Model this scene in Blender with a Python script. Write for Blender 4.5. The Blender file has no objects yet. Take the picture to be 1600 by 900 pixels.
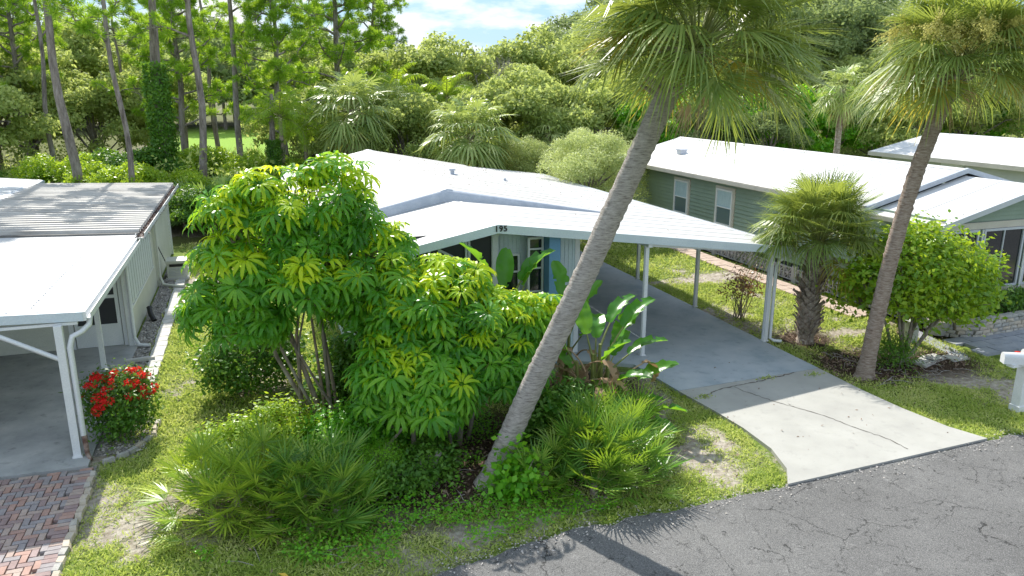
import bpy, math, random
import numpy as np
from mathutils import Vector, Matrix, Quaternion
rad = math.radians
S = bpy.context.scene
C = S.collection
rng = np.random.default_rng(7)
random.seed(7)

# ------------------------------------------------------------------ camera
FPX = 1190.0
PITCH = math.atan(313 / FPX)
YAW = math.atan(419 / math.hypot(313, FPX))
cam_d = bpy.data.cameras.new('camera'); cam = bpy.data.objects.new('camera', cam_d); C.objects.link(cam)
fw = Vector((math.sin(YAW) * math.cos(PITCH), math.cos(YAW) * math.cos(PITCH), -math.sin(PITCH)))
rt = Vector((math.cos(YAW), -math.sin(YAW), 0)); up = rt.cross(fw)
cam.matrix_world = Matrix(((rt.x, up.x, -fw.x, 0), (rt.y, up.y, -fw.y, 0), (rt.z, up.z, -fw.z, 6.3), (0, 0, 0, 1)))
cam_d.sensor_width = 36; cam_d.lens = FPX / 1600 * 36; cam_d.clip_end = 3000; cam_d.clip_start = 0.1
S.camera = cam

# ------------------------------------------------------------------ sky, sun, exposure
SUN = Vector((-0.04, 1.13, 1.0)).normalized()
W = bpy.data.worlds.new('World'); S.world = W; W.use_nodes = True
nt = W.node_tree; nt.nodes.clear()
out = nt.nodes.new('ShaderNodeOutputWorld'); bg = nt.nodes.new('ShaderNodeBackground')
sky = nt.nodes.new('ShaderNodeTexSky'); sky.sky_type = 'NISHITA'; sky.sun_disc = False
sky.sun_elevation = math.asin(SUN.z); sky.sun_rotation = math.atan2(SUN.x, SUN.y); sky.dust_density = .8; sky.ozone_density = 2.0
tc = nt.nodes.new('ShaderNodeTexCoord'); mp = nt.nodes.new('ShaderNodeMapping'); mp.inputs['Scale'].default_value = (1, 1, 3.2)
nz = nt.nodes.new('ShaderNodeTexNoise'); nz.inputs['Scale'].default_value = 7.5; nz.inputs['Detail'].default_value = 9; nz.inputs['Roughness'].default_value = .58
rp = nt.nodes.new('ShaderNodeValToRGB'); rp.color_ramp.elements[0].position = .43; rp.color_ramp.elements[1].position = .57
mx = nt.nodes.new('ShaderNodeMix'); mx.data_type = 'RGBA'; mx.inputs['B'].default_value = (5.3, 5.4, 5.6, 1)
nt.links.new(tc.outputs['Generated'], mp.inputs['Vector']); nt.links.new(mp.outputs[0], nz.inputs['Vector'])
nt.links.new(nz.outputs[0], rp.inputs[0]); nt.links.new(rp.outputs[0], mx.inputs['Factor'])
hz_ = nt.nodes.new('ShaderNodeMix'); hz_.data_type = 'RGBA'; hz_.inputs['Factor'].default_value = .85; hz_.inputs['B'].default_value = (1.7, 3.0, 4.5, 1)   # thin bright summer haze over the blue
nt.links.new(sky.outputs[0], hz_.inputs['A']); nt.links.new(hz_.outputs['Result'], mx.inputs['A'])
nt.links.new(mx.outputs['Result'], bg.inputs['Color']); bg.inputs['Strength'].default_value = .135
nt.links.new(bg.outputs[0], out.inputs[0])
sl = bpy.data.lights.new('sun', 'SUN'); sl.energy = 4.6; sl.angle = rad(.55); sl.color = (1, .95, .86)
so = bpy.data.objects.new('sun', sl); C.objects.link(so); so.rotation_euler = SUN.to_track_quat('Z', 'Y').to_euler()
S.view_settings.view_transform = 'Standard'; S.view_settings.look = 'None'; S.view_settings.gamma = 1
S.view_settings.exposure = 0.74
S.cycles.transparent_max_bounces = 6; S.cycles.max_bounces = 6

# ------------------------------------------------------------------ noise used both for the lawn colour and its blades
_perm = np.random.default_rng(3).random((256, 256))
def vnoise(x, y):
    xi = np.floor(x).astype(int); yi = np.floor(y).astype(int); fx = x - xi; fy = y - yi
    fx = fx * fx * (3 - 2 * fx); fy = fy * fy * (3 - 2 * fy)
    g = lambda a, b: _perm[a % 256, b % 256]
    return (g(xi, yi) * (1 - fx) + g(xi + 1, yi) * fx) * (1 - fy) + (g(xi, yi + 1) * (1 - fx) + g(xi + 1, yi + 1) * fx) * fy
def fbm(x, y, s=1.0, o=4):
    v = 0; a = .5; t = 0
    for i in range(o):
        v = v + a * vnoise(x * s + 17 * i, y * s + 31 * i); t += a; a *= .55; s *= 2.1
    return v / t

# ------------------------------------------------------------------ materials
def N(t, typ, **k):
    n = t.nodes.new(typ)
    for a, b in k.items(): n.inputs[a.replace('_', ' ')].default_value = b
    return n
def base_mat(name):
    m = bpy.data.materials.new(name); m.use_nodes = True; t = m.node_tree
    return m, t, t.nodes['Principled BSDF']
def rgba(c): return (c[0], c[1], c[2], 1)
def ramp(t, src, stops):
    r = t.nodes.new('ShaderNodeValToRGB'); e = r.color_ramp.elements
    while len(e) < len(stops): e.new(.5)
    for i, (p, c) in enumerate(stops): e[i].position = p; e[i].color = rgba(c)
    t.links.new(src, r.inputs[0]); return r.outputs[0]
def mixc(t, fac, a, b, mode='MIX'):
    m = t.nodes.new('ShaderNodeMix'); m.data_type = 'RGBA'; m.blend_type = mode
    for s, v in (('Factor', fac), ('A', a), ('B', b)):
        if hasattr(v, 'links'): t.links.new(v, m.inputs[s])
        elif s == 'Factor': m.inputs[s].default_value = v
        else: m.inputs[s].default_value = rgba(v)
    return m.outputs['Result']
def vec(t, kind='Object', scale=(1, 1, 1)):
    c = t.nodes.new('ShaderNodeTexCoord'); m = t.nodes.new('ShaderNodeMapping'); m.inputs['Scale'].default_value = scale
    if kind == 'World':
        g = t.nodes.new('ShaderNodeNewGeometry'); t.links.new(g.outputs['Position'], m.inputs[0])
    else: t.links.new(c.outputs[kind], m.inputs[0])
    return m.outputs[0]
def noise(t, v, s, d=5, r=.55):
    n = N(t, 'ShaderNodeTexNoise', Scale=s, Detail=d, Roughness=r); t.links.new(v, n.inputs['Vector']); return n.outputs[0]
def bump(t, p, h, st=.3, dist=.02):
    b = N(t, 'ShaderNodeBump', Strength=st, Distance=dist); t.links.new(h, b.inputs['Height']); t.links.new(b.outputs[0], p.inputs['Normal']); return b
def surf(name, stops, scale=3, rough=.6, bs=.25, bd=.01, kind='Object', vs=(1, 1, 1), fine=40, metal=0, detail=6, spec=.5):
    m, t, p = base_mat(name); v = vec(t, kind, vs); n = noise(t, v, scale, detail)
    c = ramp(t, n, stops)
    f = noise(t, v, fine, 3)
    c = mixc(t, ramp_f(t, f, .35, .7, 0, .35), c, [x * .72 for x in stops[0][1]])
    t.links.new(c, p.inputs['Base Color']); p.inputs['Roughness'].default_value = rough; p.inputs['Metallic'].default_value = metal
    p.inputs['Specular IOR Level'].default_value = spec
    if bs: bump(t, p, f, bs, bd)
    return m
def ramp_f(t, src, a, b, lo, hi):
    r = N(t, 'ShaderNodeMapRange'); r.clamp = True
    for k, v in (('From Min', a), ('From Max', b), ('To Min', lo), ('To Max', hi)): r.inputs[k].default_value = v
    t.links.new(src, r.inputs['Value']); return r.outputs[0]
def leafm(name, dark, mid, light, trans, tw=.42, rough=.42, nscale=1.2):
    """leaf: colour differs leaf by leaf, clump by clump; light passes through"""
    dark, mid, light, trans = [tuple(min(.9, c * 1.22) for c in q) for q in (dark, mid, light, trans)]; tw = min(.5, tw + .06)
    m, t, p = base_mat(name)
    g = t.nodes.new('ShaderNodeNewGeometry'); oi = t.nodes.new('ShaderNodeObjectInfo')
    n = noise(t, g.outputs['Position'], nscale, 3)
    a = N(t, 'ShaderNodeMath'); a.operation = 'MULTIPLY_ADD'; t.links.new(g.outputs['Random Per Island'], a.inputs[0]); a.inputs[1].default_value = .45
    b = N(t, 'ShaderNodeMath'); b.operation = 'MULTIPLY_ADD'; t.links.new(oi.outputs['Random'], b.inputs[0]); b.inputs[1].default_value = .3
    t.links.new(n, b.inputs[2]); t.links.new(b.outputs[0], a.inputs[2])
    f = ramp_f(t, a.outputs[0], .45, 1.2, 0, 1)
    c = ramp(t, f, [(0, dark), (.5, mid), (1, light)])
    t.links.new(c, p.inputs['Base Color']); p.inputs['Roughness'].default_value = rough; p.inputs['Specular IOR Level'].default_value = .35
    tr = t.nodes.new('ShaderNodeBsdfTranslucent'); tcx = mixc(t, .75, c, trans); t.links.new(tcx, tr.inputs['Color'])
    ms = t.nodes.new('ShaderNodeMixShader'); ms.inputs[0].default_value = tw
    o = t.nodes['Material Output']; t.links.new(p.outputs[0], ms.inputs[1]); t.links.new(tr.outputs[0], ms.inputs[2]); t.links.new(ms.outputs[0], o.inputs[0])
    return m

M = {}
# ground: soil, dry thatch, grass, mulch, forest floor, far meadow, driven by vertex attributes
def ground_mat():
    m, t, p = base_mat('lawn_soil'); v = vec(t, 'World')
    def at(n):
        a = t.nodes.new('ShaderNodeAttribute'); a.attribute_name = n; return a.outputs['Fac']
    n1 = noise(t, v, 1.7, 6); n2 = noise(t, v, 9, 6); n3 = noise(t, v, 60, 4, .7); n4 = noise(t, v, 24, 5, .7)
    soil = ramp(t, n2, [(.3, (.26, .22, .17)), (.5, (.42, .37, .31)), (.72, (.62, .57, .50))])
    soil = mixc(t, ramp_f(t, n3, .50, .75, 0, .5), soil, (.10, .075, .055))
    grs = ramp(t, n2, [(.3, (.08, .13, .02)), (.55, (.17, .25, .045)), (.75, (.30, .35, .10))])
    grs = mixc(t, ramp_f(t, n3, .5, .72, 0, .6), grs, (.25, .23, .12))
    g = N(t, 'ShaderNodeMath'); g.operation = 'ADD'; t.links.new(at('grass'), g.inputs[0])
    t.links.new(ramp_f(t, n4, .3, .7, -.35, .35), g.inputs[1])
    c = mixc(t, ramp_f(t, g.outputs[0], .3, .62, 0, 1), soil, grs)
    mul = ramp(t, n4, [(.3, (.02, .014, .01)), (.52, (.075, .05, .035)), (.75, (.21, .15, .115))])
    c = mixc(t, at('mulch'), c, mul)
    c = mixc(t, at('meadow'), c, (.22, .36, .05))
    t.links.new(c, p.inputs['Base Color']); p.inputs['Roughness'].default_value = .95; p.inputs['Specular IOR Level'].default_value = .1
    b = N(t, 'ShaderNodeMath'); b.operation = 'ADD'; t.links.new(n3, b.inputs[0]); t.links.new(n4, b.inputs[1])
    bump(t, p, b.outputs[0], .8, .03); return m
M['ground'] = ground_mat()
def asphalt():
    m, t, p = base_mat('worn_asphalt'); v = vec(t, 'World')
    n1 = noise(t, v, .55, 5); n2 = noise(t, v, 3.1, 7, .65); n3 = noise(t, v, 70, 3, .8); n5 = noise(t, v, 26, 4, .8)
    c = ramp(t, n1, [(.3, (.135, .133, .132)), (.55, (.17, .168, .166)), (.75, (.22, .217, .212))])
    c = mixc(t, ramp_f(t, n2, .58, .75, 0, .6), c, (.30, .295, .29)); n7 = noise(t, v, .75, 6, .62); c = mixc(t, ramp_f(t, n7, .66, .72, 0, .6), c, (.36, .355, .345))
    c = mixc(t, ramp_f(t, n3, .38, .52, .6, 0), c, (.035, .035, .037))
    c = mixc(t, ramp_f(t, n3, .55, .68, 0, .65), c, (.38, .375, .37))
    c = mixc(t, ramp_f(t, n5, .3, .45, .5, 0), c, (.04, .04, .042))
    # cracks: cell borders of a wobbling voronoi, only some of them open
    wob = noise(t, v, 3.2, 5, .7); 
    va = N(t, 'ShaderNodeVectorMath'); va.operation = 'MULTIPLY_ADD'; nn = N(t, 'ShaderNodeTexNoise', Scale=2.4, Detail=6, Roughness=.7); t.links.new(v, nn.inputs['Vector'])
    t.links.new(nn.outputs['Color'], va.inputs[0]); va.inputs[1].default_value = (.55, .55, 0); t.links.new(v, va.inputs[2])
    total = None
    for sc, w, lo, hi in ((.55, .0045, .46, .53), (1.9, .009, .50, .58), (5.5, .024, .55, .62)):
        vo = N(t, 'ShaderNodeTexVoronoi', Scale=sc); vo.feature = 'DISTANCE_TO_EDGE'; t.links.new(va.outputs[0], vo.inputs['Vector'])
        k = ramp_f(t, vo.outputs['Distance'], w * .3, w, 1, 0)
        mm = N(t, 'ShaderNodeMath'); mm.operation = 'MULTIPLY'; t.links.new(k, mm.inputs[0]); t.links.new(ramp_f(t, noise(t, v, sc * .8 + .25, 3), lo, hi, 0, .9), mm.inputs[1])
        if total is None: total = mm.outputs[0]
        else:
            q = N(t, 'ShaderNodeMath'); q.operation = 'MAXIMUM'; t.links.new(total, q.inputs[0]); t.links.new(mm.outputs[0], q.inputs[1]); total = q.outputs[0]
    c = mixc(t, total, c, (.022, .022, .022))
    t.links.new(c, p.inputs['Base Color']); p.inputs['Roughness'].default_value = .85; p.inputs['Specular IOR Level'].default_value = .25
    h = N(t, 'ShaderNodeMath'); h.operation = 'SUBTRACT'; t.links.new(n3, h.inputs[0]); t.links.new(total, h.inputs[1])
    bump(t, p, h.outputs[0], .6, .02); return m
M['road'] = asphalt()
def concrete(name, a, b, c_, dark, bs=.25):
    m, t, p = base_mat(name); v = vec(t, 'World'); n1 = noise(t, v, 1.1, 7, .6); n2 = noise(t, v, 5, 6, .65); n3 = noise(t, v, 70, 3, .7)
    c = ramp(t, n1, [(.3, a), (.5, b), (.72, c_)])
    c = mixc(t, ramp_f(t, n2, .56, .72, 0, .5), c, dark)
    c = mixc(t, ramp_f(t, n3, .6, .8, 0, .5), c, [x * .6 for x in dark])
    t.links.new(c, p.inputs['Base Color']); p.inputs['Roughness'].default_value = .82; p.inputs['Specular IOR Level'].default_value = .3
    bump(t, p, n3, bs, .01); return m
M['apron'] = concrete('pale_concrete', (.34, .335, .315), (.38, .375, .35), (.42, .415, .39), (.28, .275, .26))
M['carport_floor'] = concrete('shade_tinted_concrete', (.29, .345, .39), (.39, .43, .47), (.46, .49, .515), (.20, .235, .27))  # bluish cast of the carport shade mixed into the slab colour
M['carport_floor2'] = concrete('stained_concrete', (.27, .285, .285), (.38, .39, .39), (.50, .505, .49), (.13, .14, .13))
M['crack'] = surf('crack_dirt', [(.3, (.10, .09, .08)), (.7, (.2, .18, .16))], 20, .95)
def roofm(name, a, b, dirt, amt, vs=(1, .12, 1), sp=.4):
    m, t, p = base_mat(name); v = vec(t, 'World', vs); v2 = vec(t, 'World')
    n1 = noise(t, v, 1.6, 6, .6); n2 = noise(t, v2, 2.2, 6, .6); n3 = noise(t, v2, 30, 4)
    c = ramp(t, n2, [(.3, a), (.7, b)])
    c = mixc(t, ramp_f(t, n1, .5, .78, 0, amt), c, dirt)
    c = mixc(t, ramp_f(t, n3, .62, .8, 0, amt * .7), c, dirt)
    t.links.new(c, p.inputs['Base Color']); p.inputs['Roughness'].default_value = .55; p.inputs['Specular IOR Level'].default_value = sp
    bump(t, p, n2, .12, .02); return m
M['roof'] = roofm('white_roof_paint', (.45, .455, .465), (.50, .50, .50), (.27, .265, .25), .7, (.15, 1.6, 1))
M['roof_up'] = roofm('white_roof_paint_streaked', (.42, .42, .42), (.48, .48, .47), (.25, .245, .23), .85, (.15, 1.6, 1))
M['roof_clean'] = roofm('clean_white_roof', (.58, .58, .585), (.62, .62, .62), (.44, .44, .43), .25)
M['roof_valley'] = roofm('dark_roof_valleys', (.14, .135, .125), (.26, .25, .235), (.07, .065, .06), .8, (.25, 3.0, 1))  # darker metal for the corrugation valleys and the closure strip
M['roof_old'] = roofm('weathered_corrugated_metal', (.42, .40, .37), (.54, .52, .485), (.18, .165, .145), .95, (.25, 3.0, 1))
M['rust'] = surf('gutter_rust', [(.35, (.10, .04, .025)), (.6, (.32, .24, .2)), (.8, (.5, .48, .45))], 9, .8)
M['white'] = surf('white_aluminium', [(.3, (.70, .72, .74)), (.7, (.80, .81, .82))], 2, .4, .05)
M['fascia'] = surf('fascia_paint_pale_blue', [(.3, (.56, .64, .70)), (.7, (.66, .73, .78))], 1.5, .45, .05)
M['fascia2'] = surf('fascia_grey', [(.3, (.50, .52, .58)), (.7, (.60, .62, .67))], 1.5, .5, .05)
M['grey_trim'] = surf('grey_flashing', [(.3, (.38, .42, .49)), (.7, (.50, .54, .6))], 4, .5, .1)
M['siding_blue'] = surf('pale_blue_siding', [(.3, (.56, .66, .68)), (.7, (.63, .72, .74))], 1.5, .6, .1)
M['blue'] = surf('blue_panel_paint', [(.3, (.13, .30, .50)), (.7, (.18, .37, .57))], 2, .55, .1)
M['siding_cream'] = surf('cream_siding', [(.3, (.55, .56, .48)), (.7, (.66, .66, .58))], 1.2, .6, .1)
M['siding_green'] = surf('sage_green_siding', [(.3, (.22, .29, .225)), (.7, (.28, .355, .285))], .8, .6, .12)
M['trim_cream'] = surf('beige_trim', [(.3, (.50, .46, .40)), (.7, (.62, .58, .51))], 2, .6, .1)
M['wall_grey'] = surf('pale_grey_wall', [(.3, (.45, .47, .45)), (.7, (.55, .57, .55))], 1, .6, .1)
M['shutter'] = surf('pale_shutter', [(.3, (.60, .64, .66)), (.7, (.70, .73, .75))], 1, .5, .05)
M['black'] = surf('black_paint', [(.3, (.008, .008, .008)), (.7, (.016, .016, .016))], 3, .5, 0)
M['soffit'] = surf('soffit', [(.3, (.5, .52, .53)), (.7, (.6, .62, .62))], 3, .7, .05)
def glass(name, c, r=.08, tr=0):
    m, t, p = base_mat(name); p.inputs['Base Color'].default_value = rgba(c); p.inputs['Roughness'].default_value = r
    p.inputs['Specular IOR Level'].default_value = .8; v = vec(t, 'World'); bump(t, p, noise(t, v, 1.3, 2), .06, .05); return m
M['glass'] = glass('dark_window_glass', (.012, .016, .02)); M['screen'] = glass('dark_insect_screen', (.010, .012, .016), .6)
M['glass_sky'] = glass('sky_tinted_window_glass', (.12, .17, .18)); M['curtain'] = surf('curtain_cloth', [(.35, (.30, .42, .46)), (.65, (.55, .66, .70))], 14, .9, 0, vs=(1, 9, .2))  # pale panes carry the sky's reflection in their base colour
for i, (a, b) in enumerate([((.36, .22, .18), (.46, .30, .25)), ((.36, .27, .235), (.46, .37, .32)), ((.27, .19, .18), (.36, .27, .26)), ((.26, .23, .235), (.36, .33, .33))]):
    M['brick%d' % i] = surf('clay_paver', [(.3, a), (.7, b)], 6, .85, .5, .01, 'World')
M['pathbrick'] = surf('pink_path_paver', [(.3, (.42, .32, .26)), (.7, (.56, .45, .38))], 4, .9, .4, .01, 'World')
for i, (a, b) in enumerate([((.40, .37, .32), (.55, .52, .46)), ((.33, .32, .30), (.47, .46, .43)), ((.44, .38, .30), (.58, .51, .42))]):
    M['stone%d' % i] = surf('tumbled_wall_stone', [(.3, a), (.7, b)], 5, .9, .7, .02, 'World')
M['slate'] = surf('grey_walk_paver', [(.3, (.25, .27, .31)), (.7, (.36, .38, .42))], 3, .85, .4, .01, 'World')
M['edging'] = surf('pale_edging_concrete', [(.3, (.50, .49, .46)), (.7, (.64, .63, .60))], 5, .9, .4, .01, 'World')
M['breeze'] = surf('breeze_block', [(.3, (.36, .35, .36)), (.7, (.48, .47, .48))], 6, .9, .4, .01, 'World')
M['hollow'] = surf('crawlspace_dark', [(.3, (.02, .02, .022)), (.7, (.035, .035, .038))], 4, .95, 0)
M['gravel'] = surf('gravel_bed', [(.3, (.16, .15, .14)), (.7, (.36, .34, .32))], 30, .95, .8, .03, 'World')
M['pebble'] = surf('pebbles', [(.3, (.30, .28, .26)), (.7, (.62, .58, .55))], 8, .9, .2, .01, 'World')
def bark(name, a, b, c_, sc=5, vs=(1, 1, .25), bs=.9, bd=.04):
    m, t, p = base_mat(name); v = vec(t, 'Object', vs); n = noise(t, v, sc, 7, .7); n2 = noise(t, v, sc * 7, 4, .7)
    c = ramp(t, n, [(.32, a), (.5, b), (.68, c_)]); c = mixc(t, ramp_f(t, n2, .55, .7, 0, .6), c, a)
    t.links.new(c, p.inputs['Base Color']); p.inputs['Roughness'].default_value = .95; p.inputs['Specular IOR Level'].default_value = .15
    h = N(t, 'ShaderNodeMath'); h.operation = 'ADD'; t.links.new(n, h.inputs[0]); t.links.new(n2, h.inputs[1])
    bump(t, p, h.outputs[0], bs, bd); return m
M['pine_bark'] = bark('pine_bark', (.10, .08, .07), (.28, .24, .22), (.46, .41, .38), 5, (1, 1, .22))
M['palm_bark'] = bark('palm_trunk_bark', (.24, .205, .18), (.56, .505, .46), (.74, .69, .64), 8, (1, 1, 6), 1, .03)
M['palm_bark2'] = bark('brown_palm_trunk_bark', (.17, .115, .085), (.44, .345, .285), (.62, .53, .46), 8, (1, 1, 6), 1, .03)
M['boot'] = bark('palm_leaf_base', (.17, .125, .095), (.40, .33, .28), (.62, .55, .48), 9, (1, 1, 1), .8, .02)
M['stem'] = bark('shrub_stem', (.12, .10, .075), (.25, .215, .17), (.38, .34, .29), 9, (1, 1, .3), .5, .01)
M['twig_grey'] = bark('dead_grey_wood', (.20, .18, .165), (.34, .31, .29), (.46, .43, .41), 6, (1, 1, .3), .5, .02)
M['litter'] = surf('dry_leaves', [(.3, (.14, .09, .06)), (.55, (.27, .19, .14)), (.75, (.45, .36, .29))], 12, .9, 0, kind='World')
M['yellow'] = surf('yellow_fallen_leaf', [(.3, (.55, .38, .03)), (.7, (.68, .50, .06))], 12, .6, 0)
# foliage
M['scheff'] = leafm('umbrella_tree_leaf', (.02, .10, .012), (.06, .22, .018), (.18, .38, .03), (.42, .68, .03), .36, .3, 1.1)
M['scheff_sunlit_new'] = leafm('umbrella_tree_sunlit_new_leaf', (.12, .30, .012), (.32, .50, .016), (.50, .62, .022), (.80, .90, .03), .47, .32, 1.1)  # new growth, with the sunlight on the crown top put into its colour
M['frond'] = leafm('fan_palm_frond', (.055, .11, .03), (.14, .21, .055), (.31, .36, .11), (.44, .50, .07), .32, .36, 1)
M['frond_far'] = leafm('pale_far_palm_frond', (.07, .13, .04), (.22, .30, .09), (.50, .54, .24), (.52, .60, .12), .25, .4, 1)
M['frond_y'] = leafm('yellowing_palm_frond', (.13, .15, .03), (.26, .25, .05), (.42, .33, .06), (.60, .46, .05), .35, .45, 1)
M['frond_dead'] = leafm('dead_palm_frond', (.20, .13, .08), (.36, .25, .16), (.50, .40, .30), (.50, .28, .12), .15, .8, 1)
M['petiole'] = surf('petiole', [(.3, (.16, .19, .05)), (.7, (.26, .28, .08))], 6, .5, 0)
M['flower_stalk'] = leafm('palm_flower_spray', (.36, .34, .09), (.50, .46, .14), (.62, .56, .22), (.62, .58, .2), .35, .7, 1)
M['saw'] = leafm('palmetto_frond', (.025, .085, .012), (.08, .20, .024), (.26, .37, .06), (.40, .55, .03), .2, .33, 1.2)
M['saw_sunlit'] = leafm('sunlit_palmetto_frond', (.04, .12, .014), (.16, .28, .026), (.42, .50, .07), (.54, .66, .04), .24, .36, 1.2)  # palmetto green brightened and yellowed, sunlight painted into the frond colour
M['saw_blue'] = leafm('bluish_palmetto_frond', (.06, .13, .04), (.12, .22, .06), (.22, .32, .08), (.34, .46, .08), .25, .4, .4)
M['bop'] = leafm('paddle_leaf', (.02, .09, .015), (.045, .18, .02), (.10, .28, .03), (.32, .60, .03), .32, .28, 2)
M['shrub'] = leafm('shrub_leaf', (.025, .08, .012), (.06, .16, .018), (.12, .24, .03), (.25, .42, .03), .3, .4, 1.6)
M['shrub_lime'] = leafm('lime_shrub_leaf', (.08, .17, .015), (.18, .30, .02), (.30, .41, .035), (.52, .66, .04), .36, .4, 1.6)
M['crepe'] = leafm('glossy_yellow_green_leaf', (.05, .14, .012), (.13, .27, .02), (.30, .40, .03), (.52, .64, .03), .34, .3, 1.5)
M['red'] = leafm('red_petals', (.62, .012, .015), (.8, .025, .025), (.88, .07, .04), (.95, .05, .03), .25, .5, 3)
M['orange'] = leafm('orange_petals', (.5, .12, .01), (.7, .22, .02), (.8, .35, .03), (.8, .3, .02), .2, .5, 3)
M['croton'] = leafm('croton_leaf', (.05, .03, .03), (.13, .06, .05), (.26, .16, .08), (.4, .2, .08), .2, .35, 3)
M['pine'] = leafm('pine_needles', (.06, .15, .015), (.16, .31, .025), (.32, .48, .04), (.52, .70, .04), .3, .45, .45)
M['oak'] = leafm('oak_leaf', (.085, .14, .04), (.24, .31, .09), (.46, .51, .19), (.54, .60, .16), .42, .68, .4)
M['oak_far'] = leafm('distant_tree_leaf', (.09, .13, .06), (.18, .235, .10), (.32, .38, .16), (.36, .44, .14), .36, .8, .2)
M['olive'] = leafm('olive_green_fine_leaf', (.16, .21, .06), (.31, .37, .13), (.46, .51, .23), (.54, .60, .20), .32, .5, .8)
M['bright'] = leafm('bright_green_leaf', (.035, .15, .012), (.10, .31, .018), (.22, .45, .03), (.40, .68, .03), .34, .35, .5)
M['feather'] = leafm('feather_palm_leaf', (.08, .17, .012), (.19, .31, .02), (.31, .42, .035), (.52, .66, .04), .34, .35, .8)
M['grass'] = leafm('grass_blade', (.11, .19, .03), (.26, .36, .06), (.54, .53, .25), (.58, .64, .14), .32, .6, .9)

# ------------------------------------------------------------------ mesh helpers
class MB:
    def __init__(s): s.P = []
    def add(s, V, F, mi=0, sm=False):
        s.P.append((np.asarray(V, float).reshape(-1, 3), np.asarray(F, int), mi, sm)); return s
    def box(s, c, d, rz=0, mi=0, rx=0, ry=0):
        V = np.array([(x, y, z) for x in (-.5, .5) for y in (-.5, .5) for z in (-.5, .5)]) * np.array(d)
        if rx or ry or rz:
            R = np.array(Matrix.Rotation(rz, 3, 'Z') @ Matrix.Rotation(ry, 3, 'Y') @ Matrix.Rotation(rx, 3, 'X')); V = V @ R.T
        F = [(0, 1, 3, 2), (4, 6, 7, 5), (0, 4, 5, 1), (2, 3, 7, 6), (0, 2, 6, 4), (1, 5, 7, 3)]
        return s.add(V + np.array(c), F, mi)
    def bb(s, a, b, mi=0):
        a = np.minimum(a, b) * 1.0; b2 = np.maximum(a, b) * 1.0
        return s.box((np.array(a) + b2) / 2, b2 - np.array(a), mi=mi)
    def slab(s, top, th, mi=0):
        T = np.array(top, float); B = T - np.array([0, 0, th]); n = len(T)
        s.add(np.vstack([T, B]), [list(range(n))], mi); s.P[-1] = (np.vstack([T, B]), np.array([list(range(n))]), mi, False)
        s.add(B, [list(range(n))[::-1]], mi)
        s.add(np.vstack([T, B]), [(i, i + n, (i + 1) % n + n, (i + 1) % n) for i in range(n)], mi); return s
    def tube(s, P, R, k=8, mi=0, cap=True, sm=True, jit=0):
        P = np.array(P, float); n = len(P); R = np.broadcast_to(R, (n,)); V = []
        ref = None
        for i in range(n):
            d = P[min(i + 1, n - 1)] - P[max(i - 1, 0)]; d = d / (np.linalg.norm(d) + 1e-9)
            if ref is None: ref = np.cross(d, (0, 0, 1) if abs(d[2]) < .9 else (1, 0, 0))
            u = ref - d * (ref @ d); u /= np.linalg.norm(u) + 1e-9; ref = u; w = np.cross(d, u)
            a = np.arange(k) * 2 * math.pi / k
            r = R[i] * (1 + jit * (rng.random(k) - .5)) if jit else R[i]
            V.append(P[i] + (np.cos(a) * r)[:, None] * u + (np.sin(a) * r)[:, None] * w)
        V = np.vstack(V); F = []
        for i in range(n - 1):
            for j in range(k):
                F.append((i * k + j, i * k + (j + 1) % k, (i + 1) * k + (j + 1) % k, (i + 1) * k + j))
        s.add(V, F, mi, sm)
        if cap: s.add(V[:k], [list(range(k))[::-1]], mi); s.add(V[-k:], [list(range(k))], mi)
        return s
    def mesh(s, name, mats):
        me = bpy.data.meshes.new(name)
        if not isinstance(mats, (list, tuple)): mats = [mats]
        for m in mats: me.materials.append(m)
        off = 0; Vs = []; L = []; st = []; MI = []; SM = []; ls = 0
        for V, F, mi, sm in s.P:
            if F.size == 0: continue
            Vs.append(V); k = F.shape[1]; n = len(F); L.append((F + off).ravel()); st.append(ls + np.arange(n) * k)
            MI.append(np.full(n, mi)); SM.append(np.full(n, sm)); ls += n * k; off += len(V)
        V = np.vstack(Vs); L = np.concatenate(L); st = np.concatenate(st)
        me.vertices.add(len(V)); me.vertices.foreach_set('co', V.astype(np.float32).ravel())
        me.loops.add(len(L)); me.loops.foreach_set('vertex_index', L.astype(np.int32))
        me.polygons.add(len(st)); me.polygons.foreach_set('loop_start', st.astype(np.int32))
        me.polygons.foreach_set('material_index', np.concatenate(MI).astype(np.int32))
        me.polygons.foreach_set('use_smooth', np.concatenate(SM).astype(bool))
        me.update(calc_edges=True)
        return me
    def build(s, name, mats, parent=None):
        return put(name, s.mesh(name, mats), parent)
def put(name, me, parent=None, loc=None, M4=None):
    o = bpy.data.objects.new(name, me); C.objects.link(o)
    if parent is not None: o.parent = parent
    if M4 is not None: o.matrix_local = M4
    elif loc is not None: o.location = loc
    return o
def tag(o, label=None, cat=None, group=None, kind=None):
    if label: o['label'] = label
    if cat: o['category'] = cat
    if group: o['group'] = group
    if kind: o['kind'] = kind
    return o
def thing(name, label, cat, loc=(0, 0, 0), rz=0, group=None):
    o = bpy.data.objects.new(name, None); o.empty_display_size = .2; C.objects.link(o); o.location = loc; o.rotation_euler = (0, 0, rz)
    return tag(o, label, cat, group)
def kids(o): return CH.get(o, [])
CH = {}
def copy_tree(o, label, loc, rz, sc=1.0, group=None):
    c = o.copy(); C.objects.link(c); c.location = loc; c.rotation_euler = (0, 0, rz); c.scale = (sc, sc, sc) if not isinstance(sc, tuple) else sc
    tag(c, label, group=group)
    for ch in [q for q in ALLOBJ() if q.parent == o]:
        d = ch.copy(); C.objects.link(d); d.parent = c
    return c
def ALLOBJ(): return list(C.objects)
def unit(v): return v / (np.linalg.norm(v, axis=-1, keepdims=True) + 1e-9)
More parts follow.
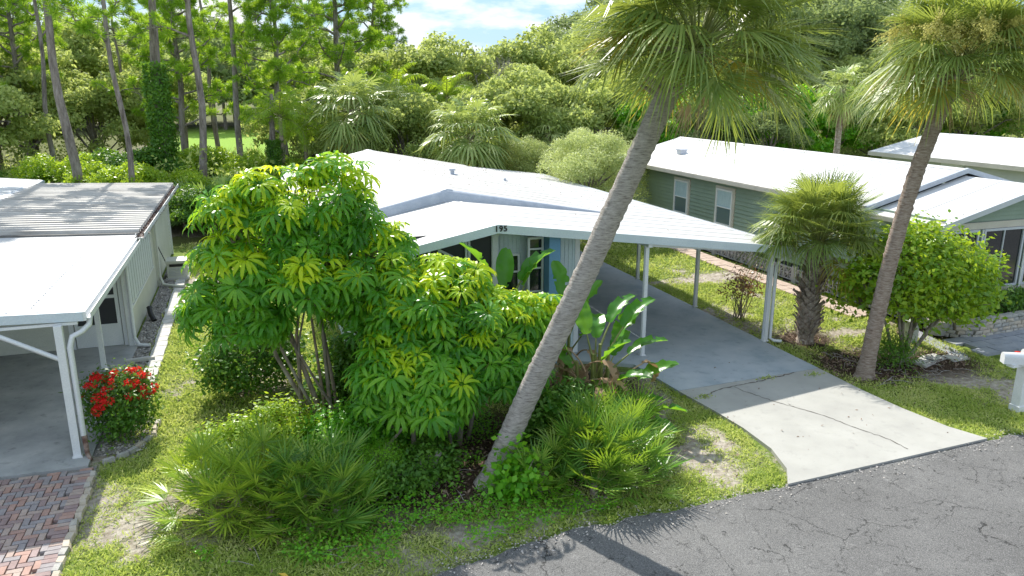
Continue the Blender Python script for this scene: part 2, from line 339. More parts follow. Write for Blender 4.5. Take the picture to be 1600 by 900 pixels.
def rdir(n, r=rng): return unit(r.normal(size=(n, 3)))
def frame(o, px, pz=None):
    """matrix with given origin, z axis and x axis"""
    z = Vector(pz).normalized(); x = Vector(px); x = (x - z * x.dot(z)).normalized(); y = z.cross(x)
    return Matrix(((x.x, y.x, z.x, o[0]), (x.y, y.y, z.y, o[1]), (x.z, y.z, z.z, o[2]), (0, 0, 0, 1)))
def leaves(P, Nn, size, aspect=.5, r=rng, dirs=None, fold=0):
    """one diamond-shaped leaf per point"""
    n = len(P); Nn = unit(Nn); T = r.normal(size=(n, 3)) if dirs is None else dirs
    T = unit(T - Nn * np.sum(T * Nn, 1, keepdims=True)); B = np.cross(Nn, T); s = np.broadcast_to(size, (n,))[:, None]
    a = P; b = P + T * s * .45 + B * s * aspect * .5 + Nn * s * fold; c = P + T * s; d = P + T * s * .45 - B * s * aspect * .5 + Nn * s * fold
    V = np.stack([a, b, c, d], 1).reshape(-1, 3)
    return V, np.arange(4 * n).reshape(n, 4)
# ================================================================== SETTING
def axis(a, b, fine, lo, hi, grow=1.25):
    mid = list(np.arange(a, b + 1e-6, fine)); s = fine; x = a; L = []
    while x > lo: s *= grow; x -= s; L.append(max(x, lo))
    s = fine; x = b; R = []
    while x < hi: s *= grow; x += s; R.append(min(x, hi))
    return np.array(L[::-1] + mid + R)
def ell(x, y, cx, cy, rx, ry): return np.clip(1.35 - np.hypot((x - cx) / rx, (y - cy) / ry), 0, 1)
def masks(x, y):
    b = fbm(x, y, .55, 4)                       # lush / bare
    g = np.clip((b - .30) * 5, 0, 1) * .66 + .34
    for cx, cy, rx, ry, k in ((-1.75, 10.9, .4, 1.0, .5), (-.9, 12.2, .6, .8, .5), (15.2, 11.7, 1.2, 1.3, .7), (14.6, 18.6, 1.0, 1.8, .75), (14.2, 22.5, 1.6, 2.5, .55), (7.0, 10.9, .4, .6, .4), (-1.7, 27.5, .9, 5, .6), (-1.9, 17.6, .45, 1.6, .6), (3.6, 9.6, 1.2, .45, .7)):
        g = g - ell(x, y, cx, cy, rx, ry) * k * (.15 + fbm(x, y, 1.9, 3))
    g = np.clip(g - .55 * np.clip(fbm(x, y, 2.6, 4) - .50, 0, 1) * 2.4, 0, 1)
    m = np.zeros_like(x)
    for cx, cy, rx, ry in ((2.2, 12.0, 3.0, 1.9), (4.6, 11.9, 2.2, 1.8), (6.5, 13.9, 1.3, 1.3), (1.2, 14.2, 2.2, 1.2), (13.4, 13.3, 1.25, 1.25), (14.9, 13.0, 1.2, .9), (13.2, 15.3, .8, .7), (18, 14.8, 2.2, .8)):
        m = np.maximum(m, ell(x, y, cx, cy, rx, ry) * 1.5 * (.5 + fbm(x, y, 1.4, 3)))
    m = np.maximum(m, np.clip((y - 33.5 + 3 * (fbm(x, y, .3, 3) - .5)) / 1.5, 0, 1) * .6)
    m = np.clip(m, 0, 1)
    md = np.clip((y - 66 - .3 * x) / 3, 0, 1) * np.clip((26 - x) / 6, 0, 1) * np.clip((x + 8.5 + .02 * (y - 66)) / 2, 0, 1) * np.clip((141 - y) / 4, 0, 1)
    m = m * (1 - md)
    return g, m, md
gx = axis(-8, 22, .16, -600, 700); gy = axis(7, 36, .16, -200, 1200)
X, Y = np.meshgrid(gx, gy); nx, ny = len(gx), len(gy)
Zg = np.where((Y > 8.6) & (Y < 40) & (X > -10), (fbm(X, Y, 1.2, 3) - .5) * .05, 0) - .03
idx = np.arange(nx * ny).reshape(ny, nx)
F = np.stack([idx[:-1, :-1], idx[:-1, 1:], idx[1:, 1:], idx[1:, :-1]], -1).reshape(-1, 4)
mb = MB().add(np.stack([X, Y, Zg], -1).reshape(-1, 3), F, 0, True)
gr = mb.build('ground', M['ground']); tag(gr, kind='structure')
for nme, arr in zip(('grass', 'mulch', 'meadow'), masks(X, Y)):
    a = gr.data.attributes.new(nme, 'FLOAT', 'POINT'); a.data.foreach_set('value', arr.ravel().astype(np.float32))

# road: far edge is slightly wavy and broken
def road_edge(x):
    return 8.62 + .52 * np.clip((x - 1.6) / 2.4, 0, 1) ** .7 + .26 * np.clip((x - 5) / 8, 0, 1) + .10 * (fbm(x * 3, x * 0 + 5, 1, 3) - .5) * 2
xs = np.concatenate([np.linspace(-120, -8, 20), np.arange(-7.9, 22, .07), np.linspace(22.3, 160, 30)])
ye = road_edge(xs); V = []; F = []
for i, (a, b) in enumerate(zip(xs, ye)): V += [(a, b, -.055), (a, b - .05, .010), (a, 2.4, .012), (a, 2.2, -.055)]
for i in range(len(xs) - 1):
    for k in range(3): F.append((4 * i + k, 4 * i + k + 1, 4 * i + 5 + k, 4 * i + 4 + k))
tag(MB().add(V, F).build('road', M['road']), kind='structure')

# driveway: sunlit apron + shaded carport floor + joint and cracks
drv = thing('driveway', None, None); drv['kind'] = 'structure'
Lx = [(7.88, 9.16), (8.2, 9.6), (8.42, 10.3), (8.46, 11.2), (8.40, 12.0), (8.25, 13.2)]
Rx = [(12.46, 9.37), (12.2, 10.0), (12.05, 11.0), (12.0, 12.0), (12.02, 13.35)]
mb = MB(); mb.slab([(x, y, .045) for x, y in Lx] + [(x, y, .045) for x, y in Rx[::-1]], .12); mb.P = mb.P
apron = mb.build('apron_slab', M['apron'], drv)
mb = MB(); mb.slab([(8.25, 13.21, .047), (8.1, 14.96, .047), (6.4, 15.9, .047), (7.4, 16.6, .047), (7.4, 32, .047), (12.1, 32, .047), (12.1, 25, .047), (12.02, 13.36, .047)], .12)
mb.build('carport_slab', M['carport_floor'], drv)
def crack(pts, w, name='crack', z=.0495, par=drv, mat='crack'):
    P = []; r = np.random.default_rng(int(pts[0][0] * 100))
    for (a, b) in zip(pts[:-1], pts[1:]):
        n = max(2, int(math.hypot(b[0] - a[0], b[1] - a[1]) / .07))
        for k in range(n): t = k / n; P.append([a[0] + (b[0] - a[0]) * t + r.normal() * .012, a[1] + (b[1] - a[1]) * t + r.normal() * .012])
    P.append(list(pts[-1])); P = np.array(P); D = np.gradient(P, axis=0); D = unit(D); Nn = np.stack([-D[:, 1], D[:, 0]], 1)
    ww = (w * (.4 + r.random(len(P))))[:, None] * .5
    V = np.hstack([np.vstack([P + Nn * ww, P - Nn * ww]), np.full((2 * len(P), 1), z)]); n = len(P)
    F = [(i, i + n, i + 1 + n, i + 1) for i in range(n - 1)]
    return MB().add(V, F).build(name, M[mat], par)
crack([(9.55, 12.75), (9.85, 12.0), (10.3, 11.2), (10.45, 10.6), (10.7, 9.9), (10.72, 9.5)], .022, 'crack', .0497)
crack([(8.6, 12.75), (9.0, 12.95), (9.55, 13.05), (10.2, 13.1), (11.3, 13.3)], .035, 'crack', .0503)
crack([(9.55, 12.75), (9.5, 13.0)], .02, 'crack', .0509)
mb = MB()
for cx, cy in ((8.62, 12.72), (10.5, 13.2), (11.6, 13.05)):
    P = np.array([cx, cy, .05]) + rng.normal(size=(60, 3)) * (.12, .05, .0); V, F = leaves(P, rdir(60) + (0, 0, .4), .07, .3, dirs=rdir(60) + (0, 0, .8)); mb.add(V, F)
tag(mb.build('weeds', M['grass'], drv), kind='stuff')
mb = MB()
P = np.stack([rng.uniform(8.4, 12, 45), rng.uniform(9.4, 15, 45), np.full(45, .056)], 1)
V, F = leaves(P, np.tile((0., 0, 1), (45, 1)) + rng.normal(size=(45, 3)) * .25, rng.uniform(.03, .08, 45), .45); mb.add(V, F)
tag(mb.build('fallen_leaves', M['litter'], drv), kind='stuff')

# left carport floor, herringbone drive
lf = MB(); lf.slab([(-3.06, 13.55, .04), (-3.06, 20.45, .04), (-14, 20.45, .04), (-14, 13.75, .04)], .12)
tag(lf.build('carport_floor', M['carport_floor2']), kind='structure')
pav = thing('paver_drive', None, None); pav['kind'] = 'structure'
MB().bb((-14, 8.6, -.05), (-2.93, 13.6, -.012)).build('paver_bed', M['gravel'], pav)
bl, bw, jt = .215, .105, .012
bmesh_ = []
for i in range(4):
    for v in range(2):
        r = np.random.default_rng(50 + i * 2 + v); mb = MB(); V0 = np.array([(x, y, z) for z in (0, 1) for x, y in ((0, 0), (1, 0), (1, 1), (0, 1))], float)
        V0[4:, 0] = V0[4:, 0] * .95 + .025; V0[4:, 1] = V0[4:, 1] * .92 + .04
        V0 = V0 * (bl - jt, bw - jt, .05) - ((bl - jt) / 2, (bw - jt) / 2, .0); V0[4:, 2] += r.normal(size=4) * .0018
        mb.add(V0, [(4, 5, 6, 7), (0, 1, 5, 4), (1, 2, 6, 5), (2, 3, 7, 6), (3, 0, 4, 7)]); bmesh_.append(mb.mesh('brick', M['brick%d' % i]))
cand = []
ang = rad(0)
def hb(n):
    for a in range(-n, n):
        for b in range(-n, n):
            x0 = a * bw * 1.0 + b * bw * 1; 
            yield a, b
# herringbone: unit cell pairs (one lying, one standing) on a diagonal lattice
for a in range(-60, 60):
    for b in range(-30, 60):
        ox = a * bw + 2 * bw * b; oy = a * bw - 2 * bw * b
        for (cx, cy, rz) in ((ox + bl / 2, oy + bw / 2, 0), (ox + bw / 2 , oy + bw + bl / 2, rad(90))):
            x = cx - 4.6; y = cy + 12
            if -7.2 < x < -3.18 and 8.7 < y < 13.46: cand.append((x, y, rz, 0))
y = 8.8
while y < 13.5: cand.append((-3.06, y, 0, 1)); y += bw
seen = set(); C2 = []
for c in cand:
    k = (round(c[0], 2), round(c[1], 2))
    if k not in seen: seen.add(k); C2.append(c)
def vis(x, y):   # order by how large it shows: inside the frame first, then near
    d = Vector((x, y, 0)) - cam.matrix_world.translation; zz = d.dot(fw); px = 800 + FPX * d.dot(rt) / zz; py = 450 - FPX * d.dot(up) / zz
    return (not (-8 < px and py < 908), d.length)
C2.sort(key=lambda c: vis(c[0], c[1]))
rest = MB()
for n, (x, y, rz, bd) in enumerate(C2):
    me = bmesh_[random.randrange(8)]; zz = -.012 + random.uniform(-.003, .004)
    if n < 300:
        o = put('brick', me, pav, (x, y, zz)); o.rotation_euler = (random.gauss(0, .01), random.gauss(0, .008), rz + random.gauss(0, .012))
    elif vis(x, y)[0] is False or n < 900:
        V = np.zeros(len(me.vertices) * 3); me.vertices.foreach_get('co', V); V = V.reshape(-1, 3)
        R = np.array(Matrix.Rotation(rz, 3, 'Z')); rest.add(V @ R.T + (x, y, zz), [(4, 5, 6, 7), (0, 1, 5, 4), (1, 2, 6, 5), (2, 3, 7, 6), (3, 0, 4, 7)], int(me.materials[0].name != M['brick1'].name))
if rest.P: tag(rest.build('brick_field', [M['brick1'], M['brick2']], pav), kind='stuff')
# rough stone border along the pavers and the red-flowered bed
bor = thing('stone_border', None, None); bor['kind'] = 'structure'
sm = []
for i in range(6):
    r = np.random.default_rng(90 + i); V0 = np.array([(x, y, z) for z in (0, 1) for x, y in ((-.5, -.5), (.5, -.5), (.5, .5), (-.5, .5))], float)
    V0[4:, :2] *= .8; V0 = V0 + r.normal(size=V0.shape) * .06; sm.append(MB().add(V0 * (.2, .11, .07), [(4, 5, 6, 7), (0, 1, 5, 4), (1, 2, 6, 5), (2, 3, 7, 6), (3, 0, 4, 7), (3, 2, 1, 0)]).mesh('stone', M['stone%d' % (i % 3)]))
def stones(path, par, step=.19, name='stone', z=-.01, sc=1):
    for a, b in zip(path[:-1], path[1:]):
        L = math.hypot(b[0] - a[0], b[1] - a[1]); n = max(1, int(L / step)); an = math.atan2(b[1] - a[1], b[0] - a[0])
        for k in range(n):
            t = (k + .5) / n; o = put(name, random.choice(sm), par, (a[0] + (b[0] - a[0]) * t + random.gauss(0, .01), a[1] + (b[1] - a[1]) * t + random.gauss(0, .01), z)); o.rotation_euler = (0, 0, an + random.gauss(0, .12)); o.scale = (sc, sc, sc)
stones([(-2.90, 9.0), (-2.92, 13.3)], bor)
stones([(-2.9, 13.62), (-2.62, 13.75), (-2.35, 14.05), (-2.15, 14.5), (-2.1, 15.2)], bor)
# gravel strip and pale edging slabs beside the left house
gs = MB().bb((-3.14, 18.4, -.02), (-2.72, 31, .015)).bb((-3.05, 14.0, -.02), (-2.3, 16.0, .012)).build('gravel_strip', M['gravel']); tag(gs, kind='structure')
mb = MB()
n = 3500; P = np.stack([rng.uniform(-3.1, -2.72, n), rng.uniform(18.5, 30, n), np.full(n, .02)], 1)
P2 = np.stack([rng.uniform(-3.0, -2.2, 700), rng.uniform(13.9, 15.6, 700), np.full(700, .018)], 1); P = np.vstack([P, P2]); n = len(P)
V, F = leaves(P, rdir(n) * .5 + (0, 0, 1), rng.uniform(.03, .07, n), .8, fold=.15); mb.add(V, F); tag(mb.build('loose_gravel', M['pebble']), kind='stuff')
edg = thing('edging', None, None); edg['kind'] = 'structure'
y = 16.6; i = 0; em = [MB().slab([(-.15 + random.gauss(0, .006), -.19, .035), (.15, -.19 + random.gauss(0, .006), .035 + .004 * k), (.15 + random.gauss(0, .006), .19, .035), (-.15, .19, .037)], .06).mesh('edging_slab', M['edging']) for k in range(4)]
while y < 29.3:
    o = put('edging_slab', em[i % 4], edg, (-2.53 + random.gauss(0, .012), y, 0)); o.rotation_euler = (0, 0, random.gauss(0, .02)); y += .40; i += 1
# path of pink pavers beside the green house
pth = thing('paver_path', None, None); pth['kind'] = 'structure'
pm = [MB().slab([(-.19, -.19, .03), (.19, -.19, .032), (.19, .19, .03), (-.19, .19, .028)], .06).mesh('paver', M['pathbrick']) for k in range(2)]
y = 16.6
while y < 31.5:
    for x in (15.98, 16.38):
        o = put('paver', pm[random.randrange(2)], pth, (x + (.02 * math.sin(y)), y + random.gauss(0, .008), random.gauss(0, .003))); o.rotation_euler = (0, 0, random.gauss(0, .02))
    y += .40
# grey walk in front of the stone planter, stepping slabs
wlk = thing('front_walk', None, None); wlk['kind'] = 'structure'
wm = MB().slab([(-.29, -.19, .04), (.29, -.19, .04), (.29, .19, .042), (-.29, .19, .04)], .08).mesh('paver', M['slate'])
for i in range(10):
    for j in range(3):
        x = 16.75 + i * .6 + (.3 if j % 2 else 0); y = 13.05 + j * .4 + .02 * i
        o = put('paver', wm, wlk, (x, y, random.gauss(0, .003))); o.rotation_euler = (0, 0, rad(2) + random.gauss(0, .01))
for i in range(5):
    o = put('paver', wm, wlk, (16.0 + .1 * i, 13.3 + i * .42, -.03)); o.rotation_euler = (0, 0, rad(75) + random.gauss(0, .03))
for x, y, a in ((15.2, 13.15, 12), (15.75, 13.0, 5), (14.75, 13.0, 22)):
    o = put('stepping_stone', MB().slab([(-.28, -.17, .05), (.25, -.2, .05), (.29, .15, .05), (-.22, .19, .05)], .08).mesh('stepping_stone', M['edging']), wlk, (x, y, -.035)); o.rotation_euler = (0, 0, rad(a))

# ================================================================== MAIN HOUSE
H1 = thing('mobile_home', 'white roofed blue grey house with open carport and number 195, behind the umbrella trees', 'house', (5, 15.4, 0))
def P1(mb, name, mats, par=H1):     # geometry in world coordinates -> child of the house
    o = mb.build(name, mats, par); 
    root = par
    o.matrix_parent_inverse = wm_of(par).inverted(); return o
def wm_of(o):
    m = Matrix.LocRotScale(o.location, o.rotation_euler, o.scale)
    return (wm_of(o.parent) @ o.matrix_parent_inverse @ m) if o.parent else m
zr = lambda x: 3.47 - .13 * (x - 4.88); zl = lambda x: 3.47 - .2 * (4.88 - x)
zz = lambda x: zr(x) if x > 4.88 else zl(x)
def roof_run(par, xa, xb, za, zb, y0, y1, w, mat, th=.07, rib=.006, nm='roof_panel'):
    n = max(1, round((y1 - y0) / w)); w = (y1 - y0) / n
    for i in range(n):
        a = y0 + i * w + .0008; b = y0 + (i + 1) * w - .0008; mb = MB()
        e = random.gauss(0, .0004)
        q = [(xa, a, za + e), (xb, a, zb + e), (xb, b, zb), (xa, b, za)]
        if xa > xb: q = q[::-1]
        mb.slab(q, th)
        r = [(xa, b - .03, za + rib), (xb, b - .03, zb + rib), (xb, b, zb + rib), (xa, b, za + rib)]
        if xa > xb: r = r[::-1]
        mb.slab(r, rib - .003); P1(mb, nm, M[mat], par)
roof_run(H1, 4.88, 12.5, zr(4.88), zr(12.5), 15.3, 19.3, .8, 'roof')
roof_run(H1, 4.88, 1.2, zl(4.88), zl(1.2), 15.3, 19.3, .8, 'roof')
roof_run(H1, 9.06, 12.5, zr(9.06), zr(12.5), 19.3, 33.0, .85, 'roof')
roof_run(H1, 4.78, 9.05, 3.74, zr(9.05) + .03, 19.32, 33.2, .85, 'roof_up', .05)
roof_run(H1, 4.78, 1.2, 3.74, zl(1.2) + .2, 19.32, 33.2, .85, 'roof_up', .05)
P1(MB().slab([(4.66, 15.3, zl(4.66) + .012), (5.1, 15.3, zr(5.1) + .012), (5.1, 19.3, zr(5.1) + .012), (4.66, 19.3, zl(4.66) + .012)], .008), 'ridge_cap', M['roof'])
P1(MB().slab([(4.62, 19.3, 3.715), (4.78, 19.3, 3.756), (4.94, 19.3, 3.73), (4.94, 33.2, 3.73), (4.78, 33.2, 3.756), (4.62, 33.2, 3.715)], .02), 'ridge_cap', M['grey_trim'])
# curved front lip of the raised roof
mb = MB()
for (xa, za, lo) in ((1.2, zl(1.2) + .2, zl(1.2)), (4.78, 3.75, zl(4.78)), (9.05, zr(9.05) + .035, zr(9.05))): pass
for (xa, xb) in ((1.2, 4.78), (4.78, 9.4)):
    A = (xa, 3.745 if xa > 4 else zl(1.2) + .2); B = (xb, 3.745 if xb < 5 else zr(9.4) + .015)
    prof = [(0, .0), (-.05, -.01), (-.09, -.06), (-.10, -.5)]
    V = []
    for (x, z), lo in ((A, zz(A[0]) + .004), (B, zz(B[0]) + .004)):
        h = max(z - lo, .01); V += [(x, 19.32, z + .004), (x, 19.26, z - .1 * h), (x, 19.20, z - .45 * h), (x, 19.18, lo)]
    mb.add(V, [(k, k + 4, k + 5, k + 1) for k in range(3)], 0, True)
P1(mb, 'roof_lip', M['grey_trim'])
def strip(par, name, mat, pts, y0, y1, h, m2=None):   # fascia following roof height, pts=(x,ztop)
    mb = MB()
    for (a, za), (b, zb) in zip(pts[:-1], pts[1:]):
        mb.add([(a, y0, za), (b, y0, zb), (b, y0, zb - h), (a, y0, za - h), (a, y1, za), (b, y1, zb), (b, y1, zb - h), (a, y1, za - h)], [(0, 3, 2, 1), (4, 5, 6, 7), (0, 1, 5, 4), (3, 7, 6, 2)])
    a, za = pts[0]; b, zb = pts[-1]
    mb.add([(a, y0, za), (a, y1, za), (a, y1, za - h), (a, y0, za - h)], [(0, 1, 2, 3)]).add([(b, y0, zb), (b, y1, zb), (b, y1, zb - h), (b, y0, zb - h)], [(0, 3, 2, 1)])
    return P1(mb, name, M[mat], par)
strip(H1, 'fascia', 'fascia', [(1.17, zl(1.2) + .012), (4.88, 3.483), (12.53, zr(12.5) + .012)], 15.255, 15.295, .19)
P1(MB().bb((12.505, 15.26, zr(12.5) - .17), (12.56, 33, zr(12.5) + .01)).bb((12.56, 15.3, zr(12.5) - .13), (12.66, 33, zr(12.5) - .12)).bb((12.66, 15.3, zr(12.5) - .13), (12.68, 33, zr(12.5) - .0)), 'gutter', M['white'])
P1(MB().bb((1.14, 15.26, zl(1.2) - .17), (1.195, 33, zl(1.2) + .01)), 'fascia', M['fascia'])
P1(MB().bb((8.54, 15.3, zr(8.6) - .26), (8.64, 30, zr(8.6) - .08)), 'beam', M['white'])
P1(MB().bb((12.03, 15.3, zr(12.1) - .23), (12.13, 30, zr(12.1) - .075)), 'beam', M['white'])
strip(H1, 'beam', 'white', [(8.6, zr(8.6) - .16), (12.1, zr(12.1) - .10)], 15.36, 15.44, .09)
# posts
def post(par, x, y, h, w=.09, z0=.045, d=.09, name='post', mat='white'):
    mb = MB().bb((x - w / 2, y - d / 2, z0), (x + w / 2, y + d / 2, h)); mb.bb((x - w / 2 - .02, y - d / 2 - .02, z0), (x + w / 2 + .02, y + d / 2 + .02, z0 + .03)).bb((x - w / 2 - .012, y - .012, z0 + .03), (x - w / 2 + .002, y + .012, h))
    return P1(mb, name, M[mat], par)
for x, y in ((8.58, 15.45), (8.60, 21.0), (8.60, 26.5), (12.08, 18.72), (12.08, 22.3), (12.08, 26.2), (12.08, 29.8)): post(H1, x, y, zr(x) - .24)
post(H1, 12.06, 15.42, zr(12.1) - .18, .11, d=.11)
P1(MB().tube([(12.62, 15.34, 2.36), (12.58, 15.34, 2.27), (12.42, 15.34, 2.22), (12.26, 15.36, 2.14), (12.19, 15.37, 2.0), (12.19, 15.38, .12), (12.26, 15.3, .07), (12.42, 15.2, .06)], [.045] * 8, 6), 'downspout', M['white'])
# body
zc = .05
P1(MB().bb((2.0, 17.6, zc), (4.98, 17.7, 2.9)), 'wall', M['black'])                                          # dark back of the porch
P1(MB().bb((1.9, 16.5, zc), (2.0, 32.5, 2.62)), 'wall', M['siding_blue'])
P1(MB().bb((2.0, 32.4, zc), (7.3, 32.5, 3.0)), 'wall', M['siding_blue'])
mb = MB(); mb.bb((7.2, 16.4, zc), (7.3, 32.4, 3.05)); P1(mb, 'wall', M['siding_blue'])
mb = MB(); mb.add([(5.0, 16.2, .05), (7.1, 16.2, .05), (7.1, 16.2, 3.07), (5.0, 16.2, 3.36), (5.0, 16.3, .05), (7.1, 16.3, .05), (7.1, 16.3, 3.07), (5.0, 16.3, 3.36)], [(0, 1, 2, 3), (7, 6, 5, 4), (1, 5, 6, 2), (0, 3, 7, 4), (3, 2, 6, 7)])
for x in np.arange(5.02, 7.1, .1): mb.bb((x, 16.186, .05), (x + .082, 16.2 - .0005, zr(x + .08) - .09))
P1(mb, 'front_wall', M['siding_blue'])
P1(MB().bb((7.08, 16.17, .05), (7.2, 16.32, 3.07)), 'corner_trim', M['white'])
P1(MB().bb((6.2, 15.6, .05), (6.47, 16.15, 3.16)), 'blue_panel', M['blue'])
post(H1, 5.02, 15.95, 3.3, .13, d=.08, name='porch_post'); 
P1(MB().bb((4.99, 15.9, 3.1), (5.12, 16.0, 3.22)), 'light_box', M['white'])
def window(par, x0, x1, z0, z1, y, rails=(), mull=(), fr=.045, mat='white', gl='glass', axis='x', nm='window', face=1, cur=False):
    """frame + panes; axis x: lies along X facing -Y; axis y: lies along Y facing -X*face"""
    def q(a, b, za, zb, d0, d1):
        if axis == 'x': return (a, y + d0, za), (b, y + d1, zb)
        return (y + d0 * face, a, za), (y + d1 * face, b, zb)
    mb = MB()
    for a, b, za, zb in ((x0, x1, z0, z0 + fr), (x0, x1, z1 - fr, z1), (x0, x0 + fr, z0 + fr, z1 - fr), (x1 - fr, x1, z0 + fr, z1 - fr)): mb.bb(*q(a, b, za, zb, -.05, .03))
    f = P1(mb, nm, M[mat], par)
    g = P1(MB().bb(*q(x0 + fr, x1 - fr, z0 + fr, z1 - fr, -.008, .012)), 'pane', M[gl], f)
    if cur: P1(MB().bb(*q(x0 + fr, x1 - fr, z0 + (z1 - z0) * .5, z1 - fr, -.016, -.010)), 'curtain', M['curtain'], f)
    for r_ in rails: P1(MB().bb(*q(x0 + fr, x1 - fr, r_ - .018, r_ + .018, -.04, .014)), 'rail', M[mat], f)
    for m_ in mull: P1(MB().bb(*q(m_ - .018, m_ + .018, z0 + fr, z1 - fr, -.038, .013)), 'mullion', M[mat], f)
    return f
window(H1, 5.05, 5.68, 1.55, 2.62, 16.17, rails=(2.2,), cur=False)
window(H1, 5.80, 6.18, 1.3, 3.02, 15.95, rails=(1.75, 2.3, 2.75))
# screen porch at the left
P1(MB().bb((2.0, 15.97, .75), (4.95, 15.98, 3.2)), 'porch_screen', M['screen'])
P1(MB().bb((2.0, 15.94, .05), (4.95, 16.0, .75)), 'kick_panel', M['siding_blue'])
for x in (2.0, 2.75, 3.5, 3.72, 4.33, 4.4): P1(MB().bb((x, 15.92, .75), (x + .05, 15.965, zl(x) - .1)), 'screen_frame', M['white'])
P1(MB().add([(3.74, 15.93, 2.9), (3.74, 15.93, 2.84), (4.34, 15.93, 2.5), (4.34, 15.93, 2.56), (3.74, 15.965, 2.9), (3.74, 15.965, 2.84), (4.34, 15.965, 2.5), (4.34, 15.965, 2.56)], [(0, 1, 2, 3), (0, 3, 7, 4), (1, 5, 6, 2)]), 'screen_brace', M['white'])
P1(MB().bb((2.0, 15.915, 1.9), (4.95, 15.96, 1.94)), 'screen_rail', M['white'])
# roof vents
for x, y, s in ((6.55, 25.6, 1), (8.75, 26.5, .5)):
    z = 3.74 - (x - 4.78) * (3.74 - 2.95) / 4.27
    mb = MB().tube([(x, y, z - .05), (x, y, z + .14 * s)], [.07 * s] * 2, 10, 0).tube([(x, y, z + .14 * s), (x, y, z + .2 * s)], [.11 * s, .10 * s], 12, 0).box((x, y, z + .012), (.34 * s, .34 * s, .02), mi=0); P1(mb, 'roof_vent', M['grey_trim'])
mb = MB(); n = 900; xx = rng.uniform(5, 12.3, n); yy = 33 - np.abs(rng.normal(size=n)) * 5.5; yy = np.clip(yy, 15.5, 32.8)
P = np.stack([xx, yy, 3.47 - .13 * (xx - 4.88) + np.where((yy > 19.4) & (xx < 9), .27 - .058 * (xx - 4.88), .012) + .006], 1); V, F = leaves(P, rng.normal(size=(n, 3)) * .2 + (0, 0, 1), rng.uniform(.03, .10, n), .4); mb.add(V, F)
tag(P1(mb, 'roof_litter', M['litter']), kind='stuff')
# house number digits, standing on the fascia peak
for i, ch in enumerate('195'):
    cu = bpy.data.curves.new('number_digit', 'FONT'); cu.body = ch; cu.size = .175; cu.extrude = .006; cu.offset = .004
    tmp = bpy.data.objects.new('tmp', cu); C.objects.link(tmp); dg = bpy.context.evaluated_depsgraph_get(); me = bpy.data.meshes.new_from_object(tmp.evaluated_get(dg)); bpy.data.objects.remove(tmp)
    me.materials.clear(); me.materials.append(M['black']); me.name = 'number_digit'
    o = bpy.data.objects.new('number_digit', me); C.objects.link(o); o.parent = H1; o.matrix_parent_inverse = wm_of(H1).inverted()
    o.location = (4.80 + i * .10, 15.238, 3.335); o.rotation_euler = (rad(90), 0, 0)

# ================================================================== LEFT HOUSE
H2 = thing('mobile_home', 'cream sided house with corrugated metal roof and white carport roof, left edge', 'house', (-7, 20, 0))
for i in range(5): pass
zf = lambda x: 2.62 + .035 * (-2.9 - x)
roof_run(H2, -2.93, -14, zf(-2.93), zf(-14), 14.12, 21.55, .92, 'roof', .07, .004)
mb = MB()
for k in range(9): pass
for y in np.arange(14.5, 21.3, .17):
    mb.box((-3.75, y, zf(-3.75) + .01), (.022, .022, .012))
for x in np.arange(-9, -3.2, .45): mb.box((x, 14.2, zf(x) + .012), (.022, .022, .012))
tag(P1(mb, 'roof_screws', M['grey_trim'], H2), kind='stuff')
strip(H2, 'fascia', 'fascia', [(-14, zf(-14) + .01), (-2.9, zf(-2.9) + .01)], 14.04, 14.10, .16)
P1(MB().bb((-14, 14.06, zf(-3) - .21), (-3.0, 14.11, zf(-3) - .16)), 'drip_edge', M['white'], H2)
P1(MB().bb((-2.925, 14.05, zf(-2.9) - .15), (-2.86, 20.9, zf(-2.9) + .01)).bb((-2.86, 14.1, zf(-2.9) - .13), (-2.80, 20.9, zf(-2.9) - .11)).bb((-2.80, 14.1, zf(-2.9) - .13), (-2.785, 20.9, zf(-2.9) - .02)), 'gutter', M['white'], H2)
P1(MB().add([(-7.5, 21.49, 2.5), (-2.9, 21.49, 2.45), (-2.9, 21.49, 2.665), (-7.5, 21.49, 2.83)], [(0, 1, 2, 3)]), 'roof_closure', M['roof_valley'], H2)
# corrugated roof: one rib each
def zc2(x): return 2.665 + (-2.9 - x) * .036
nr = 30; y0, y1 = 21.5, 32.2; st = (y1 - y0) / nr
for i in range(nr):
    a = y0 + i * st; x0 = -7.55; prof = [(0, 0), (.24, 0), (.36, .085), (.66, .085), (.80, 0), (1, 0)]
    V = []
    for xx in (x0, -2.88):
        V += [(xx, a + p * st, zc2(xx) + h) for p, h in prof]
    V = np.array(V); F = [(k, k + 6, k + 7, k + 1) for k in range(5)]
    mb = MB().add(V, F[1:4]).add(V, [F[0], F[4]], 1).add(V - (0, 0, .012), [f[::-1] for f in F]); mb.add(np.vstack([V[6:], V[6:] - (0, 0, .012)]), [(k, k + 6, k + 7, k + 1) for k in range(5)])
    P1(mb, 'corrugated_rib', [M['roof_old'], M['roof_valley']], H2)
P1(MB().bb((-2.95, 21.3, 2.55), (-2.72, 32.3, 2.565)).bb((-2.735, 21.3, 2.55), (-2.72, 32.3, 2.69)).bb((-2.95, 21.3, 2.5652), (-2.94, 32.3, 2.66)), 'gutter', M['white'], H2)
mb = MB(); n = 2500; P = np.stack([rng.uniform(-2.93, -2.74, n), rng.uniform(21.3, 32.2, n), rng.uniform(2.57, 2.62, n)], 1); V, F = leaves(P, rdir(n) + (0, 0, 1), rng.uniform(.04, .09, n), .4); mb.add(V, F)
tag(P1(mb, 'gutter_debris', M['rust'], H2), kind='stuff')
